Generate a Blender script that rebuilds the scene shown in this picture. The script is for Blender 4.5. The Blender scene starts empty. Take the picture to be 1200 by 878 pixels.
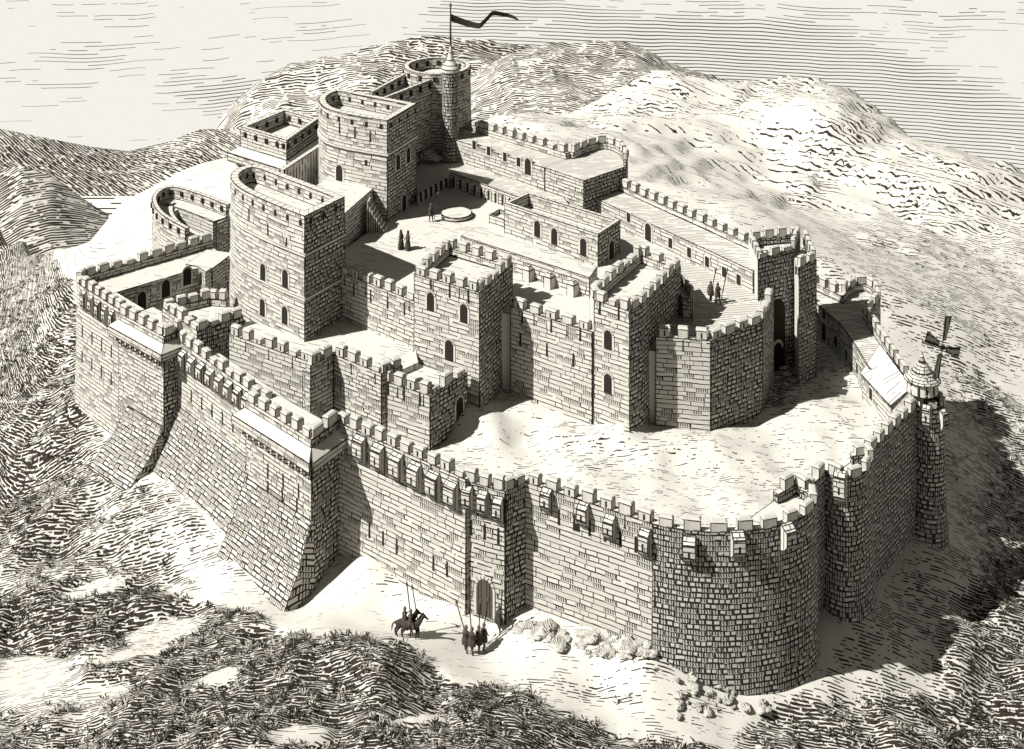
import bpy, math, random
import numpy as np
from mathutils import Vector, Matrix, noise as mnoise
random.seed(7)
R = math.radians
scene = bpy.context.scene
COL = scene.collection

# ------------------------------------------------------------------ camera model
# a level camera with a falling lens (view camera): uprights stay upright
F, YH, H, CX, CY = 1600.0, -350.0, 65.0, 600.0, 439.0
def W(x, y, z):
    s = (y - YH) / (H - z)
    return Vector(((x - CX) / s, F / s, z))
def P2(v):
    s = F / v.y
    return (CX + v.x * s, YH + (H - v.z) * s)
def D(x, y, d):
    return Vector(((x - CX) * d / F, d, H - (y - YH) * d / F))

cam = bpy.data.cameras.new('camera'); co = bpy.data.objects.new('camera', cam); COL.objects.link(co)
co.location = (0, 0, H); co.rotation_euler = (R(90), 0, 0)
cam.sensor_width = 36; cam.sensor_fit = 'HORIZONTAL'; cam.lens = F / 1200 * 36
cam.shift_y = -(CY - YH) / 1200; cam.clip_end = 6000; cam.clip_start = 1
scene.camera = co

# ------------------------------------------------------------------ light
SUN_EL, SUN_AZ = R(46), Vector((-0.925, -0.38, 0)).normalized()
EXPO = 0.85
world = bpy.data.worlds.new('World'); scene.world = world; world.use_nodes = True
nt = world.node_tree; nt.nodes.clear()
sky = nt.nodes.new('ShaderNodeTexSky'); sky.sky_type = 'NISHITA'; sky.sun_disc = False
sky.sun_elevation = SUN_EL; sky.sun_rotation = math.atan2(SUN_AZ.x, SUN_AZ.y)
sky.air_density = .55; sky.dust_density = .3
hs = nt.nodes.new('ShaderNodeRGBToBW')
tint = nt.nodes.new('ShaderNodeMix'); tint.data_type = 'RGBA'; tint.blend_type = 'MULTIPLY'
tint.inputs[0].default_value = 1.0; tint.inputs[7].default_value = (1.0, .965, .90, 1)
bg = nt.nodes.new('ShaderNodeBackground'); bg.inputs['Strength'].default_value = 0.05
wo = nt.nodes.new('ShaderNodeOutputWorld')
nt.links.new(sky.outputs[0], hs.inputs['Color']); nt.links.new(hs.outputs[0], tint.inputs[6])
nt.links.new(tint.outputs[2], bg.inputs[0]); nt.links.new(bg.outputs[0], wo.inputs[0])
sl = bpy.data.lights.new('sun', 'SUN'); sl.energy = 4.9; sl.angle = R(0.5); sl.color = (1, .983, .945)
so = bpy.data.objects.new('sun', sl); COL.objects.link(so)
sd = -(SUN_AZ * math.cos(SUN_EL) + Vector((0, 0, math.sin(SUN_EL))))
so.rotation_euler = sd.to_track_quat('-Z', 'Y').to_euler()
so.location = (-80, 40, 120)
vs = scene.view_settings
vs.view_transform = 'Standard'; vs.look = 'None'; vs.gamma = 1; vs.use_curve_mapping = False; vs.exposure = EXPO

# ------------------------------------------------------------------ node helper
PAPER = (.475, .456, .413, 1)
INK = (.026, .021, .017, 1)
class N:
    def __init__(s, name):
        s.m = bpy.data.materials.new(name); s.m.use_nodes = True
        s.t = s.m.node_tree; s.t.nodes.clear()
    def node(s, k, **kw):
        n = s.t.nodes.new(k)
        for a, b in kw.items(): setattr(n, a, b)
        return n
    def put(s, sock, v):
        if isinstance(v, bpy.types.NodeSocket): s.t.links.new(v, sock)
        elif v is not None: sock.default_value = v
    def M(s, op, a, b=None, c=None):
        n = s.node('ShaderNodeMath', operation=op)
        s.put(n.inputs[0], a); s.put(n.inputs[1], b); s.put(n.inputs[2], c)
        return n.outputs[0]
    def uv(s, name):
        n = s.node('ShaderNodeUVMap', uv_map=name)
        q = s.node('ShaderNodeSeparateXYZ'); s.t.links.new(n.outputs[0], q.inputs[0])
        return q.outputs[0], q.outputs[1]
    def xyz(s, a, b=0.0, c=0.0):
        n = s.node('ShaderNodeCombineXYZ'); s.put(n.inputs[0], a); s.put(n.inputs[1], b); s.put(n.inputs[2], c)
        return n.outputs[0]
    def noise(s, vec, scale=1.0, detail=2.0, rough=.5):
        n = s.node('ShaderNodeTexNoise'); s.put(n.inputs['Vector'], vec); n.inputs['Scale'].default_value = scale
        n.inputs['Detail'].default_value = detail; n.inputs['Roughness'].default_value = rough
        return n.outputs[0]
    def white(s, a, b=0.0):
        n = s.node('ShaderNodeTexWhiteNoise', noise_dimensions='2D'); s.put(n.inputs['Vector'], s.xyz(a, b))
        return n.outputs[0]
    def attr(s, name):
        n = s.node('ShaderNodeAttribute', attribute_name=name); return n.outputs['Fac']
    def pos(s):
        return s.node('ShaderNodeNewGeometry').outputs['Position']
    def sep(s, v):
        q = s.node('ShaderNodeSeparateXYZ'); s.t.links.new(v, q.inputs[0]); return q.outputs
    def maxi(s, *a):
        r = a[0]
        for b in a[1:]: r = s.M('MAXIMUM', r, b)
        return r
    def mixc(s, f, a, b):
        n = s.node('ShaderNodeMix', data_type='RGBA'); s.put(n.inputs[0], f); s.put(n.inputs[6], a); s.put(n.inputs[7], b)
        return n.outputs[2]
    def edges(s, w=.075):
        l, r = s.uv('ea'); b, t = s.uv('eb')
        m = s.M('MINIMUM', s.M('MINIMUM', l, r), s.M('MINIMUM', b, t))
        nz = s.noise(s.pos(), 1.7, 2)
        return s.M('LESS_THAN', m, s.M('MULTIPLY', s.M('ADD', s.M('MULTIPLY', nz, 1.2), .4), w))
    def finish(s, mask, base=PAPER, ink=INK, rough=.95, emit=None):
        p = s.pos()
        tone = s.noise(p, .35, 4, .6)
        grain = s.noise(p, 9.0, 2, .6)
        t = s.M('ADD', .80, s.M('ADD', s.M('MULTIPLY', tone, .26), s.M('MULTIPLY', grain, .14)))
        c = s.mixc(t, (0, 0, 0, 1), base)
        c = s.mixc(mask, c, ink)
        o = s.node('ShaderNodeOutputMaterial')
        if emit is None:
            b = s.node('ShaderNodeBsdfPrincipled'); s.put(b.inputs['Base Color'], c)
            b.inputs['Roughness'].default_value = rough
            b.inputs['Specular IOR Level'].default_value = .1
        else:
            b = s.node('ShaderNodeEmission'); s.put(b.inputs[0], s.mixc(mask, base, ink)); b.inputs[1].default_value = emit
        s.t.links.new(b.outputs[0], o.inputs[0])
        return s.m

def masonry(name, ch=.42, bl=1.0, wj=.07, brk=.5, vden=.6, hatch=.12, base=PAPER, ew=.075):
    n = N(name); u, v = n.uv('uv')
    vec = n.xyz(u, v)
    wob = n.M('MULTIPLY', n.M('SUBTRACT', n.noise(vec, .7, 2), .5), .16)
    vv = n.M('DIVIDE', n.M('ADD', v, wob), ch)
    row = n.M('FLOOR', vv); fv = n.M('FRACT', vv)
    rr = n.white(row, 3.3)
    uu = n.M('ADD', n.M('DIVIDE', u, n.M('MULTIPLY', bl, n.M('ADD', .75, n.M('MULTIPLY', rr, .5)))), n.M('MULTIPLY', rr, 17.0))
    colm = n.M('FLOOR', uu); fu = n.M('FRACT', uu)
    br = n.white(row, colm); br2 = n.white(n.M('ADD', row, 71.3), colm)
    big = n.noise(vec, .28, 3, .6)
    stroke = n.noise(n.xyz(n.M('MULTIPLY', u, 1.1), n.M('MULTIPLY', row, 5.7)), 1.0, 2)
    thr = n.M('ADD', brk, n.M('MULTIPLY', n.M('SUBTRACT', big, .5), .9))
    hl = n.M('MULTIPLY', n.M('LESS_THAN', fv, n.M('MULTIPLY', n.M('ADD', .55, br2), wj / ch)), n.M('GREATER_THAN', stroke, n.M('MULTIPLY', thr, .8)))
    vl = n.M('MULTIPLY', n.M('LESS_THAN', fu, n.M('MULTIPLY', n.M('ADD', .5, br2), wj / bl)), n.M('GREATER_THAN', br, n.M('ADD', 1 - vden, n.M('MULTIPLY', n.M('SUBTRACT', big, .5), 1.2))))
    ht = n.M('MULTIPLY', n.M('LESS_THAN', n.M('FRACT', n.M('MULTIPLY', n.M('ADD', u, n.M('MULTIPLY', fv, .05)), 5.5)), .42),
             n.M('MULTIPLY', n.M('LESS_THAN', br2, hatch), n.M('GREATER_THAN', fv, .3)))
    mask = n.maxi(hl, vl, ht, n.edges(ew))
    return n.finish(mask, n.mixc(br2, tuple(c * .80 for c in base[:3]) + (1,), tuple(c * 1.06 for c in base[:3]) + (1,)))

def paving(name, sp=.45, wl=.07, brk=.55, ang=20, base=PAPER):
    n = N(name); x, y, z = n.sep(n.pos())
    a = R(ang)
    p = n.M('ADD', n.M('MULTIPLY', x, math.sin(a)), n.M('MULTIPLY', y, math.cos(a)))
    q = n.M('SUBTRACT', n.M('MULTIPLY', x, math.cos(a)), n.M('MULTIPLY', y, math.sin(a)))
    wob = n.M('MULTIPLY', n.noise(n.pos(), .5, 2), .35)
    pp = n.M('DIVIDE', n.M('ADD', p, wob), sp)
    row = n.M('FLOOR', pp)
    stroke = n.noise(n.xyz(n.M('MULTIPLY', q, .5), n.M('MULTIPLY', row, 3.1)), 1.0, 2)
    big = n.noise(n.pos(), .16, 2)
    ln = n.M('MULTIPLY', n.M('LESS_THAN', n.M('FRACT', pp), wl / sp), n.M('GREATER_THAN', stroke, n.M('ADD', brk, n.M('MULTIPLY', n.M('SUBTRACT', big, .5), .6))))
    return n.finish(n.maxi(ln, n.edges(.07)), base)

def plain(name, base=PAPER, ew=.07, streak=None):
    n = N(name); e = n.edges(ew)
    if streak:
        u, v = n.uv('uv')
        st = n.M('MULTIPLY', n.M('LESS_THAN', n.M('FRACT', n.M('MULTIPLY', u, streak)), .35), n.M('GREATER_THAN', n.noise(n.xyz(n.M('MULTIPLY', u, 3.0), v), 1.3, 2), .45))
        e = n.maxi(e, st)
    return n.finish(e, base)

def coping():
    n = N('jointed_coping'); u, v = n.uv('uv')
    k = n.M('ADD', n.M('DIVIDE', u, .85), n.M('MULTIPLY', n.noise(n.pos(), .9, 2), .5))
    return n.finish(n.maxi(n.M('LESS_THAN', n.M('FRACT', k), .10), n.edges(.075)))
MAT = {
    'stone': masonry('pale_ashlar', .36, .86, .064, .38, .56, .15),
    'rough': masonry('coursed_rubble', .34, .72, .075, .46, .62, .22),
    'dense': masonry('shade_inked_small_blocks', .35, .43, .098, .18, .95, .66, base=(.42, .41, .385, 1)),  # dense joints and darker base paint in shade on right-hand and gate towers
    'talus': masonry('talus_blocks', .33, .66, .088, .20, .80, .60),
    'side': masonry('shade_inked_courses', .36, .50, .108, .16, .97, .62),  # heavier ink for faces turned from the sun: shade painted into the stone
    'merlon': masonry('merlon_stone', .6, 1.4, .05, .62, .25, .05, ew=.06),
    'coping': coping(),
    'dress': plain('sunlit_blank_stone', ew=.06),
    'floor': paving('pale_paving', .42, .07, .60, 24),
    'floorl': paving('lined_paving', .36, .085, .40, 8),
    'arcade': plain('arcade_stone', ew=.06, streak=1.6),
    'dark': plain('dark_opening', (.022, .018, .015, 1)),
    'wood': plain('old_timber', (.075, .068, .058, 1), streak=5),
    'cloth': plain('dark_cloth', (.05, .043, .036, 1), ew=.0),
    'clothp': plain('grey_cloth', (.075, .067, .058, 1), ew=.0),
    'skin': plain('skin', (.10, .08, .065, 1), ew=.0),
    'hide': plain('dark_hide', (.045, .037, .03, 1), ew=.0),
    'metal': plain('dull_iron', (.09, .08, .07, 1), ew=.0),
    'shingle': masonry('shingles', .25, .4, .06, .3, .8, .3),
}

# ------------------------------------------------------------------ mesh builder
BIG = 1000.0
class MB:
    def __init__(s): s.v = []; s.f = []; s.uv = []; s.ea = []; s.eb = []; s.mi = []
    def face(s, pts, uv, ea, eb, mi=0):
        i = len(s.v); s.v += [Vector(p) for p in pts]; s.f.append(list(range(i, i + len(pts))))
        s.uv += uv; s.ea += ea; s.eb += eb; s.mi.append(mi)
    def quad(s, a, b, c, d, e='LRBT', u0=0.0, mi=0):
        a, b, c, d = map(Vector, (a, b, c, d))
        w = max((b - a).length, (c - d).length); h = max((d - a).length, (c - b).length); v0 = a.z
        k = [0 if ch in e else BIG for ch in 'LRBT']
        s.face((a, b, c, d), [(u0, v0), (u0 + w, v0), (u0 + w, v0 + h), (u0, v0 + h)],
               [(k[0], w + k[1]), (w + k[0], k[1]), (w + k[0], k[1]), (k[0], w + k[1])],
               [(k[2], h + k[3]), (k[2], h + k[3]), (h + k[2], k[3]), (h + k[2], k[3])], mi)
    def poly(s, pts, mi=0):
        n = len(pts); s.face(pts, [(p[0], p[1]) for p in pts], [(BIG, BIG)] * n, [(BIG, BIG)] * n, mi)
    def box(s, c, sx, sy, sz, rz=0.0, e='LRBT', mi=0, top=None):
        """c = centre of the base; top = (sx, sy) of the upper face when it tapers"""
        c = Vector(c); m = Matrix.Rotation(rz, 3, 'Z'); tx, ty = top or (sx, sy)
        lo = [c + m @ Vector((i * sx / 2, j * sy / 2, 0)) for i, j in ((-1, -1), (1, -1), (1, 1), (-1, 1))]
        hi = [c + m @ Vector((i * tx / 2, j * ty / 2, sz)) for i, j in ((-1, -1), (1, -1), (1, 1), (-1, 1))]
        for i in range(4):
            j = (i + 1) % 4; s.quad(lo[i], lo[j], hi[j], hi[i], e, mi=mi)
        s.quad(hi[0], hi[1], hi[2], hi[3], e, mi=mi); s.quad(lo[3], lo[2], lo[1], lo[0], '', mi=mi)
    def tube(s, pts, rad, n=8, cap=True, mi=0):
        rings = []
        for i, p in enumerate(pts):
            p = Vector(p); t = (Vector(pts[min(i + 1, len(pts) - 1)]) - Vector(pts[max(i - 1, 0)])).normalized()
            a = t.orthogonal().normalized(); b = t.cross(a); r = rad[i] if isinstance(rad, (list, tuple)) else rad
            rings.append([p + (a * math.cos(2 * math.pi * k / n) + b * math.sin(2 * math.pi * k / n)) * r for k in range(n)])
        for A, B in zip(rings, rings[1:]):
            for k in range(n):
                j = (k + 1) % n; s.quad(A[k], A[j], B[j], B[k], '', mi=mi)
        if cap: s.poly(rings[0][::-1], mi); s.poly(rings[-1], mi)
    def lathe(s, c, prof, n=24, mi=0, e='BT', cap=True):
        c = Vector(c); rings = [[c + Vector((r * math.cos(2 * math.pi * k / n), r * math.sin(2 * math.pi * k / n), z)) for k in range(n)] for r, z in prof]
        for i, (A, B) in enumerate(zip(rings, rings[1:])):
            u = 0
            for k in range(n):
                j = (k + 1) % n; s.quad(A[k], A[j], B[j], B[k], e, u, mi); u += (A[j] - A[k]).length
        if cap: s.poly(rings[-1], mi)
    def build(s, name, mats, parent=None, loc=(0, 0, 0)):
        loc = Vector(loc); me = bpy.data.meshes.new(name)
        me.from_pydata([tuple(p - loc) for p in s.v], [], s.f)
        for nm, dat in (('uv', s.uv), ('ea', s.ea), ('eb', s.eb)):
            l = me.uv_layers.new(name=nm); l.data.foreach_set('uv', [x for p in dat for x in p])
        for m in (mats if isinstance(mats, (list, tuple)) else [mats]): me.materials.append(m)
        me.polygons.foreach_set('material_index', s.mi); me.update()
        o = bpy.data.objects.new(name, me); COL.objects.link(o)
        if parent: o.parent = parent
        return o

def tag(o, label=None, cat=None, group=None, kind=None):
    if label: o['label'] = label
    if cat: o['category'] = cat
    if group: o['group'] = group
    if kind: o['kind'] = kind
    elif label: o['kind'] = 'thing'
    return o
def empty(name, loc, label, cat, group=None, rz=0.0):
    o = bpy.data.objects.new(name, None); COL.objects.link(o); o.location = loc; o.rotation_euler = (0, 0, rz)
    o.empty_display_size = .5
    return tag(o, label, cat, group)

# ------------------------------------------------------------------ plan geometry
def cr(pts, n=6):
    """Catmull-Rom through picture points, open"""
    out = []
    q = [pts[0]] + list(pts) + [pts[-1]]
    for i in range(1, len(q) - 2):
        a, b, c, d = [Vector(p) for p in q[i - 1:i + 3]]
        for k in range(n):
            t = k / n
            out.append(tuple(.5 * ((2 * b) + (c - a) * t + (2 * a - 5 * b + 4 * c - d) * t * t + (3 * b - a - 3 * c + d) * t ** 3)))
    out.append(tuple(pts[-1])); return out
def area(P): return .5 * sum(P[i].x * P[(i + 1) % len(P)].y - P[(i + 1) % len(P)].x * P[i].y for i in range(len(P)))
def offset(P, d, closed=True):
    """offset outward (to the right of travel; CCW outline = outward)"""
    n = len(P); out = []
    for i in range(n):
        a = P[(i - 1) % n] if closed or i > 0 else None; b = P[i]; c = P[(i + 1) % n] if closed or i < n - 1 else None
        ns = []
        for p, q in ((a, b), (b, c)):
            if p is None or q is None: continue
            t = (q - p).to_2d()
            if t.length < 1e-6: continue
            t.normalize(); ns.append(Vector((t.y, -t.x)))
        m = sum(ns, Vector((0, 0)))
        if m.length < 1e-6: m = ns[0]
        m.normalize(); k = d / max(.45, m.dot(ns[0]))
        out.append(Vector((b.x + m.x * k, b.y + m.y * k, b.z)))
    return out
def atz(P, z): return [Vector((p.x, p.y, z)) for p in P]

MERLON_CACHE = {}
def merlon_mesh(w, t, h, slit):
    k = (round(w, 2), round(t, 2), round(h, 2), slit)
    if k not in MERLON_CACHE:
        b = MB()
        b.box((0, 0, 0), w, t, h * .86, e='LRT'); b.box((0, 0, h * .86), w, t, h * .14, e='', top=(w * .8, t * .55))
        if slit: b.box((0, -t / 2, h * .1), .12, .06, h * .55, e='', mi=1)
        o = b.build('merlon', [MAT['merlon'], MAT['dark']]); me = o.data; bpy.data.objects.remove(o); MERLON_CACHE[k] = me
    return MERLON_CACHE[k]

def slit_mesh():
    if 'slit' not in MERLON_CACHE:
        b = MB(); b.box((0, .04, 0), .12, .11, .85, e='', top=(.08, .11)); b.box((0, .03, -.08), .22, .09, .1, e='')
        o = b.build('arrow_slit', [MAT['dark']]); MERLON_CACHE['slit'] = o.data; bpy.data.objects.remove(o)
    return MERLON_CACHE['slit']
def loopholes(B, P, par, n, zf, ph, t):
    acc = .8
    for i in range(n):
        if i not in par: continue
        a, b = P[i], P[(i + 1) % n]; ln = (b - a).length; tt = (b - a).normalized(); nn = Vector((tt.y, -tt.x, 0)); d = acc
        while d < ln:
            if 'hole' not in MERLON_CACHE:
                k = MB(); k.box((0, 0, 0), .36, t + .05, .52, e=''); o = k.build('loophole', [MAT['dark']]); MERLON_CACHE['hole'] = o.data; bpy.data.objects.remove(o)
            o = bpy.data.objects.new('loophole', MERLON_CACHE['hole']); COL.objects.link(o); o.parent = B.par; q = a + tt * d - nn * t * .5
            o.location = Vector((q.x, q.y, zf + ph * .36)) - B.L; o.rotation_euler = (0, 0, math.atan2(tt.y, tt.x)); d += 1.7
        acc = d - ln
BN = [0]
class Bld: pass
def building(name, label, outline, zt, zb, cat=None, ph=1.5, mh=.8, t=.6, par=None, mer=None, mat='stone', floor='floor',
             bat=0.0, pitch=1.45, mw=.9, slits=False, group=None, world=False, emat=None, loops=True):
    """outline: plan corners as seen in the drawing at height zt. par/mer: edge indices with parapet / merlons (None = all)."""
    P = [Vector(p) for p in outline] if world else [W(x, y, zt) for x, y in outline]
    cat = cat or name.split('_')[-1]
    n = len(P); emat = dict(emat or {}); mats = [MAT[mat]] + [MAT[k] for k in dict.fromkeys(emat.values())]; order = [mat] + list(dict.fromkeys(emat.values()))
    par = set(range(n)) if par is None else set(par)
    mer = set(par) if mer is None else set(mer)
    BN[0] += 1; zt += .006 * (BN[0] % 23); B = Bld(); B.P = list(P)
    if area(P) < 0:
        P = P[::-1]; mp = lambda s: {(n - 2 - i) % n for i in s}; par = mp(par); mer = mp(mer); emat = {(n - 2 - k) % n: v for k, v in emat.items()}; B.flip = True
    else: B.flip = False
    B.ccw = P; zf = zt - ph; zp = zt - mh; B.zf = zf; B.bat = bat; B.zb = zb
    c = sum(P, Vector()) / n; root = empty(name, (c.x, c.y, zb), label, cat, group); B.root = root; L = Vector((c.x, c.y, zb)); B.L = L
    top = atz(P, zf); bot = atz(offset(P, bat), zb)
    def sharp(i):
        a, b, d = P[i - 1], P[i], P[(i + 1) % n]
        return (b - a).to_2d().angle((d - b).to_2d(), 0) > R(32)
    m = MB(); u = 0
    for i in range(n):
        j = (i + 1) % n
        e = ('L' if sharp(i) else '') + ('R' if sharp(j) else '') + 'B' + ('' if i in par else 'T')
        mi = order.index(emat.get(i, mat))
        if bat > .01:
            # two lifts so that the foot of the wall flares
            zm = zb + (zf - zb) * .45; mid = atz(offset(P, bat * .25), zm)
            m.quad(bot[i], bot[j], mid[j], mid[i], e.replace('T', ''), u, mi)
            m.quad(mid[i], mid[j], top[j], top[i], e.replace('B', ''), u, mi)
        else: m.quad(bot[i], bot[j], top[j], top[i], e, u, mi)
        u += (P[j] - P[i]).length
    B.body = m.build('wall', mats, root, L)
    f = MB(); f.poly(top); fi = offset(top, -.3)
    for i in range(n):
        if i not in par:
            j = (i + 1) % n; up = Vector((0, 0, .004)); f.quad(top[i] + up, top[j] + up, fi[j] + up, fi[i] + up, 'B')
    f.build('roof' if cat != 'wall' else 'wall_walk', MAT[floor], root, L)
    if par:
        inn = offset(P, -t); m = MB(); u = 0
        for i in range(n):
            if i not in par: continue
            j = (i + 1) % n; a, b = P[i], P[j]; ia, ib = inn[i], inn[j]
            if (i - 1) % n not in par:
                tt = (b - a).normalized(); ia = a + Vector((-tt.y, tt.x, 0)) * t
            if j not in par:
                tt = (b - a).normalized(); ib = b + Vector((-tt.y, tt.x, 0)) * t
            z = lambda p, h: Vector((p.x, p.y, h))
            sl_, sr_ = ('L' if sharp(i) or (i - 1) % n not in par else ''), ('R' if sharp(j) or j not in par else '')
            m.quad(z(a, zf), z(b, zf), z(b, zp), z(a, zp), sl_ + sr_ + 'T', u, (order.index(emat[i]) + 1) if i in emat else 0)
            m.quad(z(ib, zf), z(ia, zf), z(ia, zp), z(ib, zp), 'BT' + ('R' if sl_ else '') + ('L' if sr_ else ''), u)
            m.quad(z(a, zp), z(b, zp), z(ib, zp), z(ia, zp), 'BT' , u, 1)
            if (i - 1) % n not in par: m.quad(z(ia, zf), z(a, zf), z(a, zp), z(ia, zp), 'LRT')
            if j not in par: m.quad(z(b, zf), z(ib, zf), z(ib, zp), z(b, zp), 'LRT')
            u += (b - a).length
        B.par = m.build('parapet', [MAT[mat], MAT['coping']] + mats[1:], root, L)
        if mh < .05 and ph > 1.0 and loops:
            loopholes(B, P, par, n, zf, ph, t)
        # merlons along each unbroken run of edges
        if mh > .05 and mer:
            runs = []; start = next((i for i in range(n) if i in mer and (i - 1) % n not in mer), 0)
            cur = []
            for k in range(n):
                i = (start + k) % n
                if i in mer:
                    if cur and sharp(i): runs.append(cur); cur = []
                    cur.append(i)
                elif cur: runs.append(cur); cur = []
            if cur: runs.append(cur)
            for run in runs:
                pts = [P[run[0]]] + [P[(i + 1) % n] for i in run]
                Ls = [(b - a).length for a, b in zip(pts, pts[1:])]; tot = sum(Ls)
                cnt = max(1, round(tot / pitch)); step = tot / cnt
                for k in range(cnt):
                    sdist = (k + .5) * step; q = 0
                    while q < len(Ls) - 1 and sdist > Ls[q]: sdist -= Ls[q]; q += 1
                    a, b = pts[q], pts[q + 1]; tt = (b - a).normalized(); nn = Vector((tt.y, -tt.x, 0))
                    p = a + tt * sdist - nn * (t * .5 - .004)
                    me = merlon_mesh(mw * step / pitch if cnt > 1 else min(mw, tot * .8), t + .008, mh, slits and k % 2 == 0)
                    o = bpy.data.objects.new('merlon', me); COL.objects.link(o); o.parent = B.par
                    o.location = Vector((p.x, p.y, zp)) - L; o.rotation_euler = (R(random.uniform(-1, 1)), 0, math.atan2(tt.y, tt.x) + R(random.uniform(-1.5, 1.5)))
                    o.scale = (random.uniform(.86, 1.1), 1, random.uniform(.82, 1.1) if random.random() > .06 else .55)
                    if slits and k % 2 == 1 and nn.y < .3:
                        q2 = a + tt * sdist; sm = slit_mesh(); so_ = bpy.data.objects.new('arrow_slit', sm); COL.objects.link(so_); so_.parent = root
                        so_.location = Vector((q2.x, q2.y, zp - .95 + random.uniform(-.08, .08))) - L; so_.rotation_euler = (0, 0, math.atan2(tt.y, tt.x))
    return B

def wallrun(name, label, path, zt, zb, thick, world=False, inner=False, **kw):
    P = [Vector(p) for p in path] if world else [W(x, y, zt) for x, y in path]
    Q = offset(P, -thick, closed=False)
    n = len(P); par = set(range(n - 1))
    mer = set(par)
    if inner: par |= set(range(n, 2 * n - 1))
    kw.setdefault('cat', 'wall')
    return building(name, label, P + Q[::-1], zt, zb, cat=kw.pop("cat"), par=kw.pop('par', par), mer=kw.pop('mer', mer), world=True, **kw)

# ------------------------------------------------------------------ openings and small parts
def hit(a, b, x, y):
    """where the sight line through the picture point meets the upright plane a-b"""
    t = (b - a).to_2d(); nn = Vector((t.y, -t.x)); rx = (x - CX) / F; ry = (y - YH) / F
    d = nn.dot(a.to_2d()) / (nn.x * rx + nn.y)
    return Vector((rx * d, d, H - ry * d))
def facing(B, x, y):
    best = None; P = B.ccw; n = len(P)
    for i in range(n):
        a, b = P[i], P[(i + 1) % n]; t = (b - a); nn = Vector((t.y, -t.x, 0))
        if nn.length < 1e-5: continue
        if nn.y * 1 + nn.x * a.x / a.y > 0: continue      # turned away
        xa, xb = P2(a)[0], P2(b)[0]
        if min(xa, xb) - .5 <= x <= max(xa, xb) + .5:
            p = hit(a, b, x, y)
            if getattr(B, 'bat', 0) > .01:
                zm = B.zb + (B.zf - B.zb) * .45; k = (B.zf - p.z) / (B.zf - zm) * .25 if p.z > zm else .25 + (zm - p.z) / (zm - B.zb) * .75
                p = p + nn.normalized() * B.bat * max(0, k)
            if best is None or p.y < best[0].y: best = (p, t.normalized())
    return best
def arch_pts(w, h, k=6, point=1.0):
    pts = [(-w / 2, 0), (w / 2, 0)]; hs = h - w * .5 * point
    for i in range(k + 1):
        a = math.pi * i / k; pts.append((math.cos(a) * w / 2, hs + math.sin(a) * w * .5 * point))
    return pts
def prism(m, p, tt, prof, d0, d1, mi=0):
    """profile in the wall plane pushed from d0 (inside) to d1 (outside)"""
    nn = Vector((tt.y, -tt.x, 0)); up = Vector((0, 0, 1))
    A = [p + tt * u + up * v + nn * d1 for u, v in prof]; Bk = [p + tt * u + up * v + nn * d0 for u, v in prof]
    m.poly(A, mi)
    for i in range(len(A)):
        j = (i + 1) % len(A); m.quad(Bk[i], Bk[j], A[j], A[i], '', mi=mi)
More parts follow.
